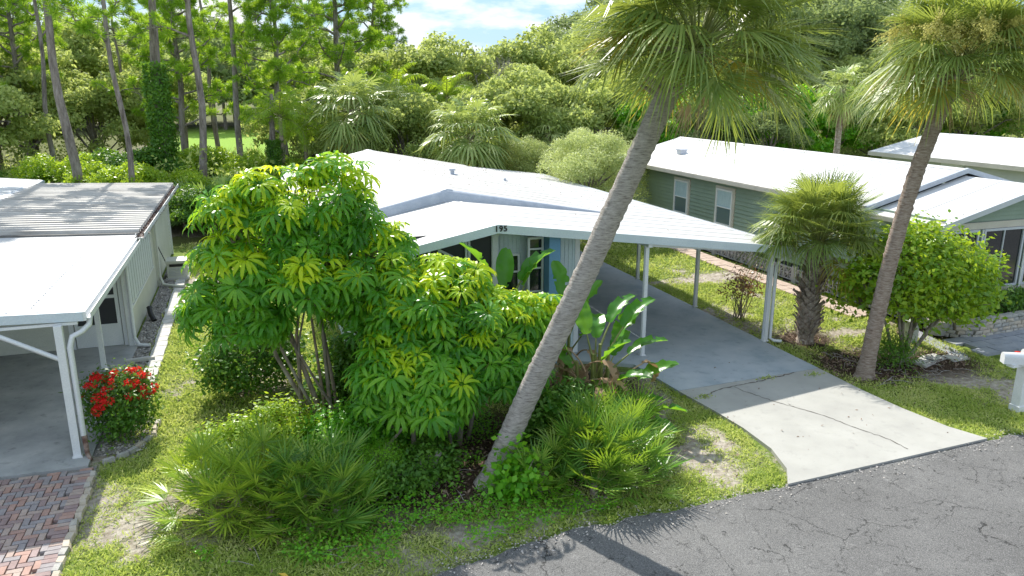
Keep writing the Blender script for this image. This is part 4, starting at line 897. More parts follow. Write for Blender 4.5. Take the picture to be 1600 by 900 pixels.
def leafy(name, label, cat, base, lumps, n, size, mat, seed, zmin=.03, aspect=.5, stem_mat='stem', stems=5, sr=.02, up_=.5, group=None, lamp=None, deep=.45, sprays=0):
    """shrub: leaves on clustered sprays over ellipsoidal lumps (lump coordinates relative to the base)"""
    r = np.random.default_rng(seed); t = thing(name, label, cat, base, 0, group)
    ns = max(30, n // 22); C_, Nc = lump_points(lumps, ns, r, zmin, .10, deep)
    i = r.integers(ns, size=n); P = C_[i] + r.normal(size=(n, 3)) * (size * 1.5, size * 1.5, size * 1.1); P[:, 2] = np.maximum(P[:, 2], .02)
    Nn = Nc[i] * .6 + rdir(n, r) * .7 + (0, 0, up_); V, F = leaves(P, Nn, size * (.7 + .6 * r.random(n)), aspect, r, fold=.0)
    MB().add(V, F).build('foliage', M[mat], t)
    mb = MB()
    for k in range(stems):
        l = lumps[k % len(lumps)]; p0 = r.normal(size=3) * (.08, .08, 0); tg = np.array(l[:3]) + r.normal(size=3) * np.array(l[3:6]) * .4
        mb.tube([p0 - (0, 0, .05), (p0 + tg) / 2 + r.normal(size=3) * .05, tg], [sr, sr * .75, sr * .4], 6, jit=.1)
    for k in range(0, ns, 2):
        l = lumps[int(np.argmin([np.linalg.norm(C_[k] - np.array(l[:3])) for l in lumps]))]; mb.tube([np.array(l[:3]) * (1, 1, .8), C_[k]], [sr * .4, sr * .15], 4, cap=False)
    mb.build('stems', M[stem_mat], t); return t

# ================================================================== FOREGROUND PLANTS
# tall leaning cabbage palm
pa = thing('cabbage_palm', 'tall leaning cabbage palm rising across the house from the front bed', 'palm tree', (3.25, 10.85, 0))
top = Vector((3.55, 0.05, 6.98))
palm_trunk([(0.03, 0, -.1), (.46, 0, .95), (.98, 0, 2.0), (1.50, .0, 3.0), (2.02, .02, 4.1), (2.52, .04, 5.15), (3.24, .05, 6.6)], .185, .182, M['palm_bark'], pa)
mb = MB()
for i in range(36):
    a = i * 2.4; z = 6.1 + (i / 36) * .65; x = 3.0 + (z - 6.1) * .5; u = np.array([math.cos(a), math.sin(a), .55]); mb.tube([(x, .05, z), np.array([x, .05, z]) + u * .22, np.array([x, .05, z]) + u * (.36 + .1 * random.random())], [.06, .045, .02], 5)
mb.build('leaf_bases', M['boot'], pa)
r1 = np.random.default_rng(5)
crown_fans(pa, top, 76, sab, 88, -3, tilt=(0, 8), r=r1, sc=1.10)
crown_fans(pa, top - Vector((0.05, 0, .1)), 3, sab_y, 12, 2, az0=160, tilt=(0, 8), r=r1, sc=.95)
crown_fans(pa, top - Vector((.1, 0, .3)), 3, sab_d, -50, -70, name='dead_frond', tilt=(0, 10), r=r1, sc=.5)
# second tall palm, right
pb = thing('cabbage_palm', 'brown trunked cabbage palm right of the driveway with flower sprays', 'palm tree', (12.9, 12.75, 0))
topb = Vector((1.45, .05, 6.85))
palm_trunk([(-.13, 0, -.1), (.0, 0, 1.1), (.14, 0, 2.3), (.36, .0, 3.6), (.66, .02, 4.8), (1.32, .04, 6.5)], .17, .155, M['palm_bark2'], pb)
mb = MB()
for i in range(34):
    a = i * 2.4; z = 5.95 + (i / 34) * .65; x = 1.22 + (z - 5.95) * .25; u = np.array([math.cos(a), math.sin(a), .6]); mb.tube([(x, .05, z), np.array([x, .05, z]) + u * .2, np.array([x, .05, z]) + u * (.34 + .1 * random.random())], [.06, .045, .02], 5)
mb.build('leaf_bases', M['boot'], pb)
crown_fans(pb, topb, 70, sab, 88, -4, r=r1, sc=1.08)
crown_fans(pb, topb, 5, sab_y, 2, -8, az0=150, r=r1, sc=.98)
crown_fans(pb, topb - Vector((0, 0, .25)), 2, sab_d, -50, -70, name='dead_frond', r=r1, sc=.5)
def spray(par, o, az, L, seed, up0=.9):
    r = np.random.default_rng(seed); P = [np.array(o, float)]; e = up0
    for i in range(10): P.append(P[-1] + np.array([math.cos(az) * math.cos(e), math.sin(az) * math.cos(e), math.sin(e)]) * L / 10); e -= .17
    mb = MB().tube(P, np.linspace(.016, .004, 11), 5)
    idx_ = r.integers(3, 11, size=46)
    PP = []; 
    for i in idx_:
        q = P[i] + 0; d = unit(r.normal(size=3) + np.array([math.cos(az), math.sin(az), 0]) * .6); l = .18 + .22 * r.random(); e_ = q + d * l + (0, 0, -.08); mb.tube([q, q + d * l * .5, e_], [.005, .004, .002], 3, cap=False)
        for w_ in np.linspace(.25, 1, 9): PP.append(q + (e_ - q) * w_ + r.normal(size=3) * .025)
    PP = np.array(PP); PP = np.repeat(PP, 4, 0) + r.normal(size=(len(PP) * 4, 3)) * .025; V, F = leaves(PP, rdir(len(PP), r), .045, .45, r); mb.add(V, F); return mb.build('flower_spray', M['flower_stalk'], par)
for i, (az, L) in enumerate(((200, 1.9), (235, 1.8), (265, 1.9), (300, 1.8), (335, 1.9), (160, 1.8), (20, 1.7), (215, 1.5), (285, 1.4))): spray(pb, (topb.x, topb.y, topb.z + .15), rad(az), L, 40 + i, 1.0)
# short stocky palm with criss-cross leaf bases
pc = thing('cabbage_palm', 'short stocky cabbage palm with criss-cross boots beside the carport', 'palm tree', (13.15, 15.2, 0))
topc = Vector((.12, 0, 2.75))
palm_trunk([(0, 0, -.05), (.0, 0, 1.0), (.10, 0, 2.55)], .17, .15, M['boot'], pc)
bm_ = MB().add([(-.11, 0, -.16), (.11, 0, -.16), (.03, .10, .20), (-.035, .10, .20), (-.09, -.04, -.16), (.09, -.04, -.16), (.028, .075, .20), (-.028, .075, .20), (-.075, .115, .26), (-.045, .13, .27), (.045, .13, .27), (.07, .115, .26)], [(0, 1, 2, 3), (7, 6, 5, 4), (0, 3, 7, 4), (1, 5, 6, 2), (3, 2, 10, 9)])
bms = bm_.mesh('leaf_base', M['boot'])
for i in range(110):
    z = .10 + 2.25 * i / 110; a = i * 137.5 + random.gauss(0, 5); x = .10 * max(0, z - 1) / 1.3
    rr = .175 - .01 * z; R4 = Matrix.Translation((x, 0, z)) @ Matrix.Rotation(rad(a), 4, 'Z') @ Matrix.Translation((0, rr - .01, 0)) @ Matrix.Rotation(rad(random.choice((-28, 28)) + random.gauss(0, 5)), 4, 'Y') @ Matrix.Rotation(-rad(8 + random.random() * 9), 4, 'X') @ Matrix.Scale(.95 + random.random() * .3, 4)
    put('leaf_base', bms, pc, M4=R4)
crown_fans(pc, topc, 74, sab, 94, 14, r=r1, sc=.93)
crown_fans(pc, topc - Vector((0, 0, .1)), 3, sab_y, 12, 2, r=r1, sc=.75)
crown_fans(pc, topc - Vector((0, 0, .15)), 4, sab_d, -50, -70, name='dead_frond', r=r1, sc=.6)

# umbrella trees (schefflera)
umbrella_tree('tallest umbrella tree, lime topped, left of the house front', (.85, 13.7, 0),
    [(-.22, .05, .05), (-.12, -.1, .055), (.0, .05, .06), (.14, -.08, .05), (.24, .08, .045), (-.26, -.1, .035), (.08, .2, .04), (-.05, -.18, .04), (.2, -.15, .035)],
    [(.75, 13.8, 3.9, 1.15, 1.0, 1.05), (1.45, 13.9, 4.3, .75, .7, .85), (-.15, 13.7, 3.3, .95, .9, .85), (-.2, 13.9, 4.15, .65, .7, .6), (1.9, 13.8, 3.2, .85, .8, .85), (.9, 13.2, 3.05, 1.15, .8, .6), (-.75, 13.6, 2.75, .45, .5, .42), (1.35, 13.9, 4.75, .4, .4, .42), (.1, 13.7, 4.55, .4, .4, .35), (2.3, 13.5, 3.6, .4, .4, .4), (-1.05, 13.7, 2.55, .3, .3, .25), (1.75, 14.2, 2.7, .65, .6, .75), (-.3, 13.4, 2.45, .75, .6, .5), (1.6, 13.4, 2.5, .6, .5, .6)], 620, 1.6, 21, sunlit_new_frac=.40)
umbrella_tree('broad low umbrella tree before the screened porch, right of the tallest one', (3.1, 12.5, 0),
    [(-.3, .05, .05), (.1, -.1, .055), (.3, .05, .05), (.1, .2, .045), (-.1, -.25, .045)],
    [(3.0, 12.6, 2.3, 1.0, .9, .8), (3.95, 12.7, 2.1, .95, .8, .7), (2.35, 12.9, 2.55, .65, .75, .7), (3.5, 12.0, 1.6, .95, .6, .65), (4.6, 12.9, 1.9, .55, .5, .5), (2.6, 11.9, 1.6, .8, .6, .6), (2.4, 12.8, 3.0, .35, .35, .3), (3.7, 12.9, 2.75, .35, .35, .25), (5.0, 12.8, 2.2, .35, .35, .3), (3.1, 12.9, 2.95, .6, .5, .4), (2.2, 12.4, 1.6, .6, .5, .7), (4.3, 12.4, 1.4, .6, .5, .6)], 580, .55, 22, sunlit_new_frac=.30)
umbrella_tree('smallest umbrella tree, drooping in front of the other two', (2.1, 11.9, 0),
    [(-.1, .05, .045), (.1, -.1, .05), (.15, .1, .04), (-.2, -.05, .04)],
    [(1.95, 11.95, 1.5, .62, .55, .55), (2.6, 11.65, 1.3, .55, .5, .5), (2.2, 12.35, 1.95, .6, .5, .5)], 230, .45, 23, sunlit_new_frac=.2)
MB().tube([(2.35, 11.25, -.05), (2.4, 11.25, .2), (2.46, 11.28, .45)], [.20, .16, .12], 12, jit=.25).tube([(2.4, 11.25, .2), (2.3, 11.15, .42)], [.1, .07], 8, jit=.2)
st = MB().tube([(0, 0, -.05), (.04, 0, .18), (.10, .02, .42)], [.19, .15, .11], 12, jit=.25).tube([(.04, 0, .18), (-.12, -.1, .42)], [.09, .07], 8, jit=.2).tube([(.08, 0, .3), (.2, -.05, .5)], [.07, .05], 8, jit=.2)
so_ = st.build('tree_stump', M['twig_grey']); so_.location = (2.35, 11.25, 0); tag(so_, 'gnarled pale stump in the bed left of the leaning palm foot', 'stump')

# saw palmettos
def palmetto(label, base, spots, n, meshes, seed, hi=82, lo=5, sc=1, group=None):
    t = thing('saw_palmetto', label, 'palmetto', base, 0, group); r = np.random.default_rng(seed); b = Vector(base); mb = MB()
    for s in spots:
        mb = MB()
        k = int(n * s[3]); o = Vector((s[0], s[1], s[2])); crown_fans(t, o, k, meshes, hi, lo, r=r, sc=sc, rad_=.03, az0=r.random() * 360)
        mb.tube([(o.x, o.y, -.05), (o.x, o.y, o.z)], [.07, .06], 7, jit=.2); mb.build('stem', M['boot'], t)
    return t
palmetto('large yellow green saw palmetto clump at the left of the front bed', (-.5, 11.4, 0), [(-.6, .3, .25, 1), (-.1, -.2, .3, 1), (.35, .3, .3, 1), (-.45, -.55, .15, .8), (.35, -.6, .15, .8)], 21, saw_lit, 61)
palmetto('deep green saw palmetto clump just right of the yellowish one', (.65, 10.75, 0), [(-.3, .25, .3, 1), (.15, -.1, .2, 1), (.1, .5, .3, .8), (-.25, -.4, .1, .7)], 22, saw, 62)
palmetto('big round saw palmetto clump near the road right of the leaning palm', (5.1, 10.5, 0), [(-.25, .1, .3, 1), (.35, -.1, .3, 1), (.1, .55, .35, 1), (-.3, -.5, .15, .9), (.4, -.55, .12, .8), (.75, .4, .25, .8)], 24, saw, 63)
palmetto('saw palmetto clump between the big round one and the driveway', (5.9, 11.6, 0), [(-.3, .2, .2, 1), (.25, -.1, .2, 1), (-.5, -.3, .2, .8), (.05, .5, .1, .8)], 21, saw, 64, 80)
palmetto('small saw palmetto at the foot of the leaning palm', (3.95, 10.3, 0), [(0, 0, .12, 1), (.2, .35, .15, .8)], 13, saw, 65, sc=.85)

# bird of paradise with paddle leaves
def paddle(L, w, r, curl, pet, tear=True):
    V = []; F = []; P = [np.array([0, 0, 0.])]; e = rad(88); 
    for i in range(8): P.append(P[-1] + np.array([math.cos(e), 0, math.sin(e)]) * pet / 8); e -= curl * .3 / 8
    mb = MB().tube(P, np.linspace(.024, .014, 9), 6, 1); p = P[-1]; n = 16; w = w * 1.08; L = L * 1.02; sd = np.array([0, 1., 0])
    for i in range(n + 1):
        q = i / n; ww = w * .5 * (math.sin(math.pi * min(1, q * .93 + .05)) ** .55) * (1 if q < 1 else .1)
        if i: p = p + np.array([math.cos(e), 0, math.sin(e)]) * L / n; e -= curl / n
        nn = np.array([-math.sin(e), 0, math.cos(e)]); f = .45 + .1 * math.sin(i * 1.3); wv = r.normal() * .015
        V += [p + sd * ww + nn * (ww * f + wv), p + sd * ww * .5 + nn * (ww * f * .4), p, p - sd * ww * .5 + nn * (ww * f * .4), p - sd * ww + nn * (ww * f - wv)]
    for i in range(n):
        for j in range(4):
            if tear and j in (0, 3) and r.random() < .10: continue
            F.append((5 * i + j, 5 * i + j + 1, 5 * i + j + 6, 5 * i + j + 5))
    return mb.add(V, F, 0, True)
bop = [paddle(.85, .36, np.random.default_rng(i), c, p) for i, (c, p) in enumerate(((.35, .5), (.7, .55), (1.1, .45), (.5, .6)))]
bopm = [b.mesh('leaf', [M['bop'], M['petiole']]) for b in bop]; bopd = [paddle(.7, .22, np.random.default_rng(9), 2.6, .6).mesh('dead_leaf', [M['frond_dead'], M['frond_dead']])]
def paradise(label, base, spec, seed, group=None, dead=4):
    t = thing('bird_of_paradise', label, 'plant', base, 0, group); r = np.random.default_rng(seed)
    for (x, y, z, az, tilt, s) in spec:
        put('leaf', bopm[int(r.integers(4))], t, M4=Matrix.Translation((x, y, z)) @ Matrix.Rotation(rad(az), 4, 'Z') @ Matrix.Rotation(rad(tilt), 4, 'Y') @ Matrix.Rotation(r.normal() * .3, 4, 'Z') @ Matrix.Scale(s, 4))
    for i in range(dead): put('dead_leaf', bopd[0], t, M4=Matrix.Translation((r.normal() * .3, r.normal() * .25 - .1, .25 + .75 * r.random())) @ Matrix.Rotation(r.random() * 6.28, 4, 'Z') @ Matrix.Rotation(rad(35), 4, 'Y') @ Matrix.Scale(.9, 4))
    mb = MB(); [mb.tube([(x * .8, y * .8, -.05), (x, y, z + .1)], [.05, .03], 6) for (x, y, z, az, tilt, s) in spec]; mb.build('stalks', M['petiole'], t); return t
r2 = np.random.default_rng(77)
paradise('bird of paradise plant with split paddle leaves between leaning palm and carport post', (6.05, 12.75, 0),
    [(.2, .1, .95, 20, 32, 1.0), (.3, .0, .85, -5, 42, 1.0), (.1, -.1, .5, -60, 40, .9), (.1, .2, 1.1, 60, 20, .95), (-.1, .1, .5, 150, 30, .9), (-.1, -.1, .3, 220, 40, .9), (.0, .0, .7, 300, 15, .9), (.25, -.2, .1, -40, 55, .85), (-.3, -.3, .0, 240, 50, .85), (-.1, -.35, .0, 270, 55, .9), (.2, -.3, .0, 310, 50, .9), (-.4, .0, .1, 190, 45, .9), (.35, .1, 1.25, 5, 26, 1.05), (.2, .2, 1.3, 35, 30, 1.05), (.0, .1, 1.15, 100, 25, 1.0), (.45, -.1, .45, -25, 50, 1.0), (.4, .3, .7, 40, 45, .9), (-.5, -.3, .3, 215, 55, .9), (-.2, -.4, .2, 280, 60, .95), (.3, -.5, -.1, 300, 60, .9), (-.3, .2, 1.0, 170, 25, 1.0), (-.6, .1, .5, 160, 35, .9), (-.8, -.2, .1, 200, 50, .9), (-.9, -.1, .4, 250, 40, .9), (-.6, -.5, -.1, 230, 65, .9), (-.1, -.6, -.1, 275, 70, .9), (.55, -.3, .0, 330, 62, .85), (-1.0, .2, .5, 150, 30, .9)], 71, dead=15)
paradise('bird of paradise plant with tall leaves in front of the blue panel', (6.1, 14.4, 0),
    [(0, 0, 1.35, 100, 4, 1.0), (.1, 0, 1.1, 10, 22, 1.0), (-.1, 0, 1.0, 190, 20, .9), (.1, -.1, .8, 320, 28, .9), (0, 0, .7, 60, 35, .85), (0, .1, .9, 250, 18, .9)], 72, dead=2)
t_ = paradise('bird of paradise plant with one red and orange flower before the front windows', (4.75, 14.6, 0),
    [(.0, 0, 1.85, 165, 16, 1.15), (.12, 0, 1.8, 15, 24, 1.2), (-.2, .05, 1.8, 200, 28, 1.0), (.3, 0, 1.7, -10, 12, 1.0), (.05, .05, 1.75, 60, 8, 1.0), (.0, 0, 1.2, 220, 22, .9), (.0, 0, 1.2, 330, 24, .8)], 73, dead=1)
mb = MB().tube([(0, 0, 0), (-.1, -.1, 1.0), (-.2, -.15, 1.75)], [.015, .012, .01], 5)
mb.build('flower_stalk', M['petiole'], t_)
mb = MB(); 
for k in range(5): 
    V, F = leaves(np.array([[-.2, -.15, 1.75]]), np.array([[math.sin(k), .4, .3]]), .22, .3, r2, dirs=np.array([[.6 + .15 * k - .3, .1 * (k - 2), .9 - .2 * k]])); mb.add(V, F)
mb.build('flower', M['orange'], t_)
MB().tube([(-.17, -.15, 1.72), (-.32, -.15, 1.78), (-.5, -.15, 1.86)], [.035, .03, .005], 6).build('flower_beak', M['red'], t_)

# red flowering bush
ix = leafy('ixora_bush', 'rounded dark green bush covered in red flower clusters by the carport post', 'bush', (-2.65, 14.75, 0), [(0, 0, .72, .56, .5, .5), (.18, -.05, .95, .36, .34, .3), (-.22, 0, .85, .32, .34, .32), (.0, -.1, .45, .5, .45, .4)], 5200, .085, 'shrub', 81, .08, .45, stems=12, sr=.014)
fb = MB(); r3 = np.random.default_rng(4); P = rdir(46, r3); P[:, 2] = np.abs(P[:, 2]) * .6; P = P * .055; V, F = leaves(P, P * 8 + rdir(46, r3) * .3, .038, .75, r3); fb.add(V, F); fm = fb.mesh('flower_cluster', M['red'])
C_, Nc = lump_points([(0, 0, .74, .60, .53, .52), (.18, -.05, .98, .40, .37, .33), (-.22, 0, .87, .36, .37, .35)], 90, r3, .45, .02, .05)
for p, n_ in zip(C_, Nc):
    if n_[2] < -.1 or r3.random() > (.35 + .65 * max(0, n_[2] + n_[0] * .25)): continue
    put('flower_cluster', fm, ix, M4=frame(p, r3.normal(size=3), n_ + np.array([0, 0, .4])) @ Matrix.Scale(1.0 + .7 * r3.random(), 4))
# shrubs round the bed
leafy('round_shrub', 'dark round shrub on the lawn behind the tallest umbrella tree', 'shrub', (-.55, 16.2, 0), [(0, 0, .75, .85, .8, .7), (.35, -.2, 1.05, .55, .55, .45), (.5, .2, .7, .8, .8, .7)], 8000, .10, 'shrub', 82, stems=8)
leafy('leafy_shrub', 'light green leafy shrub between the lawn and the saw palmettos', 'shrub', (-.45, 12.95, 0), [(0, 0, .35, .8, .6, .35), (.6, .2, .45, .6, .6, .4), (-.5, .2, .22, .45, .45, .25)], 6500, .085, 'shrub_lime', 83, stems=10)
leafy('leafy_shrub', 'mid green shrub filling the shade under the tallest umbrella tree', 'shrub', (1.2, 12.7, 0), [(0, 0, .4, .8, .6, .4), (.6, -.3, .45, .6, .5, .4)], 6500, .09, 'bright', 84, stems=10)
leafy('tall_shrub', 'tall dark shrub behind the grey stems of the tallest umbrella tree', 'shrub', (1.75, 14.55, 0), [(0, 0, .8, .7, .5, .8), (.7, .1, 1.0, .6, .4, .9), (-.5, -.1, .5, .5, .4, .5)], 8500, .11, 'shrub', 93, stems=8)
leafy('asparagus_fern', 'feathery green fern in the middle of the front bed', 'fern', (1.3, 11.35, 0), [(0, 0, .3, .55, .5, .3), (.35, .1, .35, .45, .4, .3), (-.2, .3, .42, .4, .4, .3)], 15000, .045, 'bright', 85, aspect=.22, stems=10)
leafy('leafy_shrub', 'bright heart leaved shrub growing against the foot of the leaning palm', 'shrub', (3.6, 10.35, 0), [(0, 0, .3, .28, .25, .3), (.1, .05, .6, .2, .2, .25)], 620, .11, 'bright', 86, aspect=.85, stems=5, sr=.01)
leafy('leafy_shrub', 'small glossy shrub in shadow left of the pale stump', 'shrub', (2.0, 11.1, 0), [(0, 0, .25, .5, .35, .28), (.5, .3, .3, .4, .4, .3)], 4200, .08, 'shrub', 87, stems=6)
leafy('leafy_shrub', 'dark shrub under the bird of paradise leaves behind the leaning palm', 'shrub', (4.9, 12.0, 0), [(0, 0, .4, .7, .5, .45), (.6, .4, .4, .5, .5, .4)], 5000, .11, 'shrub', 88, stems=6)
# yellow green tree right, over the planter
tr = leafy('small_tree', 'bushy glossy yellow green tree between the right palm and stone planter', 'tree', (14.35, 13.25, 0), [(.9, .6, 2.1, 1.45, 1.0, .85), (-.2, .3, 1.75, .95, .8, .75), (.1, .6, 2.3, .8, .7, .6), (1.9, .7, 1.65, 1.0, .8, .65), (1.2, .2, 1.35, 1.2, .8, .6), (-.5, .9, 1.5, .6, .6, .5), (.9, .8, 2.65, .5, .5, .45), (1.7, .6, 2.5, .4, .4, .4), (.2, .5, 2.75, .35, .35, .35), (2.7, .6, 1.9, .4, .4, .35), (2.5, .5, 1.3, .5, .4, .35), (-.9, .4, 2.1, .35, .35, .35)], 13500, .14, 'crepe', 89, .75, .55, stems=9, sr=.045, deep=.5)
# slim croton
cr = leafy('croton', 'thin stemmed dark red croton on the sunny grass beside the carport', 'shrub', (12.75, 17.5, 0), [(.15, 0, .95, .42, .4, .35), (-.2, .1, .75, .25, .25, .2), (.35, 0, 1.15, .25, .25, .2)], 620, .11, 'croton', 90, .35, .35, stems=16, sr=.014)
leafy('small_shrub', 'low dark ferny plants in the mulch at the foot of the right palm', 'plant', (13.85, 13.0, 0), [(0, 0, .3, .35, .3, .3), (.25, .3, .35, .3, .3, .3)], 1500, .12, 'shrub', 91, aspect=.2, stems=8, sr=.012)
leafy('hedge_shrub', 'dark bushes in the planter under the green house windows', 'shrub', (19.0, 14.65, .35), [(0, 0, .3, 1.0, .35, .35), (1.6, .1, .3, .9, .4, .35), (-.9, 0, .2, .5, .3, .25)], 5200, .10, 'shrub', 92, stems=8)

# ------------------------------------------------------------------ grass, litter
def inpoly(x, y):
    ok = (y > road_edge(x) + .05) & ~((x > 7.95 + .45 * np.clip((y - 9) / 2, 0, 1)) & (x < 12.45 - .4 * np.clip((y - 9.3) / 1.5, 0, 1)) & (y < 15)) & ~((x > 7.3) & (x < 12.12) & (y >= 14.5) & (y < 32)) & ~((x > 1.9) & (x < 8.2) & (y > 15.4) & (y < 33) ) & ~((x < -2.86) & (y < 20.5) & (y > 8)) & ~((x < -2.72) & (y >= 18.4) & (y < 33)) & ~((x > 15.78) & (x < 16.6) & (y > 16.3) & (y < 32)) & ~((x > 16.7) & (y > 12.85) & (y < 34))
    ok &= ~((x > -2.7) & (x < -2.36) & (y > 16.4) & (y < 29.5))
    return ok
def grass_field(n, x0, x1, y0, y1, ln, wd, seed):
    r = np.random.default_rng(seed); x = r.uniform(x0, x1, n); y = r.uniform(y0, y1, n); g, m, md = masks(x, y)
    den = np.clip((g - .18) * 2.0, 0.02, 1) * (1 - np.clip(m * 1.1, 0, .97)) * (.35 + .9 * fbm(x, y, 6, 2)); k = (r.random(n) < den) & inpoly(x, y)
    x = x[k]; y = y[k]; n = len(x); z = np.full(n, -.015); P = np.stack([x, y, z], 1)
    D = np.stack([r.normal(size=n) * .8, r.normal(size=n) * .8, .25 + r.random(n) * .8], 1); Nn = rdir(n, r); 
    V, F = leaves(P, Nn, ln * (.5 + r.random(n)), wd, r, dirs=D); return V, F
mb = MB()
for a in ((330000, -3, 16.5, 8.6, 14.5, .065, .24, 1), (200000, -3, 17, 14.5, 22, .085, .28, 2), (80000, -3, 17, 22, 34, .11, .34, 3)): mb.add(*grass_field(*a))
tag(mb.build('grass', M['grass']), 'short patchy green grass covering the lawns', 'grass', kind='stuff')
r = np.random.default_rng(12); n = 26000; x = r.uniform(-2, 17, n); y = r.uniform(8.8, 17, n); g, m, md = masks(x, y); k = (r.random(n) < np.clip(m * 1.1 + .03, 0, 1)) & inpoly(x, y); x = x[k]; y = y[k]; n = len(x)
P = np.stack([x, y, r.uniform(-.01, .03, n)], 1); V, F = leaves(P, rdir(n, r) * .7 + (0, 0, .9), r.uniform(.03, .11, n), .38, r); mb = MB().add(V, F)
tag(mb.build('leaf_litter', M['litter']), 'dry brown leaf litter in the planting beds', 'litter', kind='stuff')
mb = MB()
for i in range(170):
    x = random.uniform(-.6, 5.5) if i < 90 else random.uniform(12.9, 15.2); y = random.uniform(9.1, 12.5) if i < 90 else random.uniform(12.0, 14.2); a = random.uniform(0, 6.28); l = random.uniform(.15, .55)
    mb.tube([(x, y, .02), (x + math.cos(a) * l * .5, y + math.sin(a) * l * .5, .05), (x + math.cos(a) * l, y + math.sin(a) * l, .02)], [.007, .006, .003], 4, cap=False)
tag(mb.build('twigs', M['twig_grey']), 'dry twigs scattered over the mulch', 'twigs', kind='stuff')
r = np.random.default_rng(14); n = 1900; x = r.uniform(-1, 16, n); y = road_edge(x) + np.abs(r.normal(size=n)) * .12 * np.where(r.random(n) < .6, -1.6, 1); P = np.stack([x, y, np.where(y < road_edge(x) - .04, .015, .0)], 1)
V, F = leaves(P, rdir(n, r) * .5 + (0, 0, 1), r.uniform(.015, .05, n), .8, r, fold=.2); tag(MB().add(V, F).build('road_grit', M['pebble']), 'loose sand and grit along the broken road edge', 'grit', kind='stuff')
# low leafy ground cover in the bed
r = np.random.default_rng(13); n = 30000; x = r.uniform(-1.2, 6.6, n); y = r.uniform(9.0, 14, n); k = (fbm(x + 9, y, 1.1, 3) > .47) & (((x - 2.4) / 4.2) ** 2 + ((y - 11.3) / 2.3) ** 2 < 1) & (y > road_edge(x) + .25); x = x[k]; y = y[k]; n = len(x)
P = np.stack([x, y, .02 + .13 * r.random(n) * fbm(x, y, 1.5, 2) * 2], 1); V, F = leaves(P, rdir(n, r) * .6 + (0, 0, 1), r.uniform(.03, .07, n), .7, r)
tag(MB().add(V, F).build('ground_cover', M['bright']), 'low leafy weeds covering the front bed', 'ground cover', kind='stuff')
# ================================================================== TREES AND THICKETS BEHIND
def crown_mesh(rx, ry, rz, cz, nl, lr, n, size, mat, seed, flat=.0, name='crown', aspect=.55):
    r = np.random.default_rng(seed); U = rdir(nl, r); U[:, 2] = np.where(U[:, 2] < -.35, -U[:, 2], U[:, 2]); s = .45 + .68 * r.random(nl) ** .7
    C_ = U * s[:, None] * (rx, ry, rz) + (0, 0, cz); R_ = lr * (.6 + .8 * r.random(nl))
    i = r.choice(nl, size=n, p=R_ ** 2 / np.sum(R_ ** 2)); u = rdir(n, r); u[:, 2] = np.where(u[:, 2] < -.3, -u[:, 2] * .6, u[:, 2]); P = C_[i] + u * R_[i][:, None] * (.72 + .38 * r.random(n))[:, None] * (1, 1, .8)
    V, F = leaves(P, u * .7 + rdir(n, r) * .8 + (0, 0, .35), size * (.6 + .8 * r.random(n)), aspect, r); return MB().add(V, F), C_
used = {}
def broad(kind, label, x, y, sc, rz, cat='tree', name=None, grp=None):
    if kind not in protos: protos[kind] = None
    spec = SP[kind]
    if protos[kind] is None:
        t = thing(name or spec['name'], label, cat, (x, y, -.1), rad(rz), grp); t.scale = (sc,) * 3 if not isinstance(sc, tuple) else sc
        mb, C_ = crown_mesh(*spec['crown'][:8], *spec['crown'][8:]); mb.build('crown', M[spec['crown'][8]], t)
        tm = MB(); r = np.random.default_rng(len(label)); h = spec['h']; tm.tube([(0, 0, -.3), (r.normal() * .15, r.normal() * .15, h * .5), (r.normal() * .3, r.normal() * .3, h)], [spec['tr'], spec['tr'] * .8, spec['tr'] * .5], 9, jit=.12)
        tm.build('trunk', M['pine_bark'], t)
        lm = MB(); limb_set(lm, (0, 0, 0), h, C_[:spec.get('nl', 16)], spec['tr'] * .45, r, 6); lm.build('limbs', M['pine_bark'], t); protos[kind] = t; return t
    return copy_tree(protos[kind], label, (x, y, -.1), rad(rz), sc)
protos = {}
#            rx  ry  rz  cz  nl  lr   n     size mat   seed
SP = {'oakA': dict(name='oak_tree', crown=(3.8, 3.4, 3.2, 6.0, 62, .95, 20000, .26, 'oak', 101), h=5, tr=.28),
      'oakB': dict(name='oak_tree', crown=(4.5, 4.0, 2.8, 5.2, 70, .92, 20000, .27, 'oak', 102), h=4, tr=.30),
      'low': dict(name='thicket_tree', crown=(3.0, 2.8, 2.4, 2.9, 60, .72, 20000, .20, 'oak', 103), h=2.4, tr=.14),
      'olive': dict(name='fine_leaved_tree', crown=(2.4, 2.2, 2.3, 2.2, 64, .62, 40000, .10, 'olive', 104, 0, 'crown', .38), h=2.2, tr=.13),
      'bright': dict(name='bright_bush_tree', crown=(3.4, 2.8, 2.9, 3.1, 90, .62, 26000, .20, 'bright', 105, 0, 'crown', .7), h=2.6, tr=.14),
      'grey': dict(name='grey_green_tree', crown=(2.2, 2.2, 2.6, 3.6, 40, .62, 12000, .17, 'oak_far', 106), h=3.4, tr=.14),
      'far': dict(name='distant_tree', crown=(5.2, 4.6, 4.4, 7.4, 75, 1.15, 24000, .28, 'oak_far', 107), h=6, tr=.3),
      'shrub': dict(name='wild_shrub', crown=(1.7, 1.6, 1.2, 1.3, 34, .5, 15000, .12, 'shrub_lime', 108), h=.9, tr=.07),
      'dshrub': dict(name='wild_shrub', crown=(1.7, 1.6, 1.2, 1.3, 34, .5, 15000, .12, 'shrub', 109), h=.9, tr=.07)}
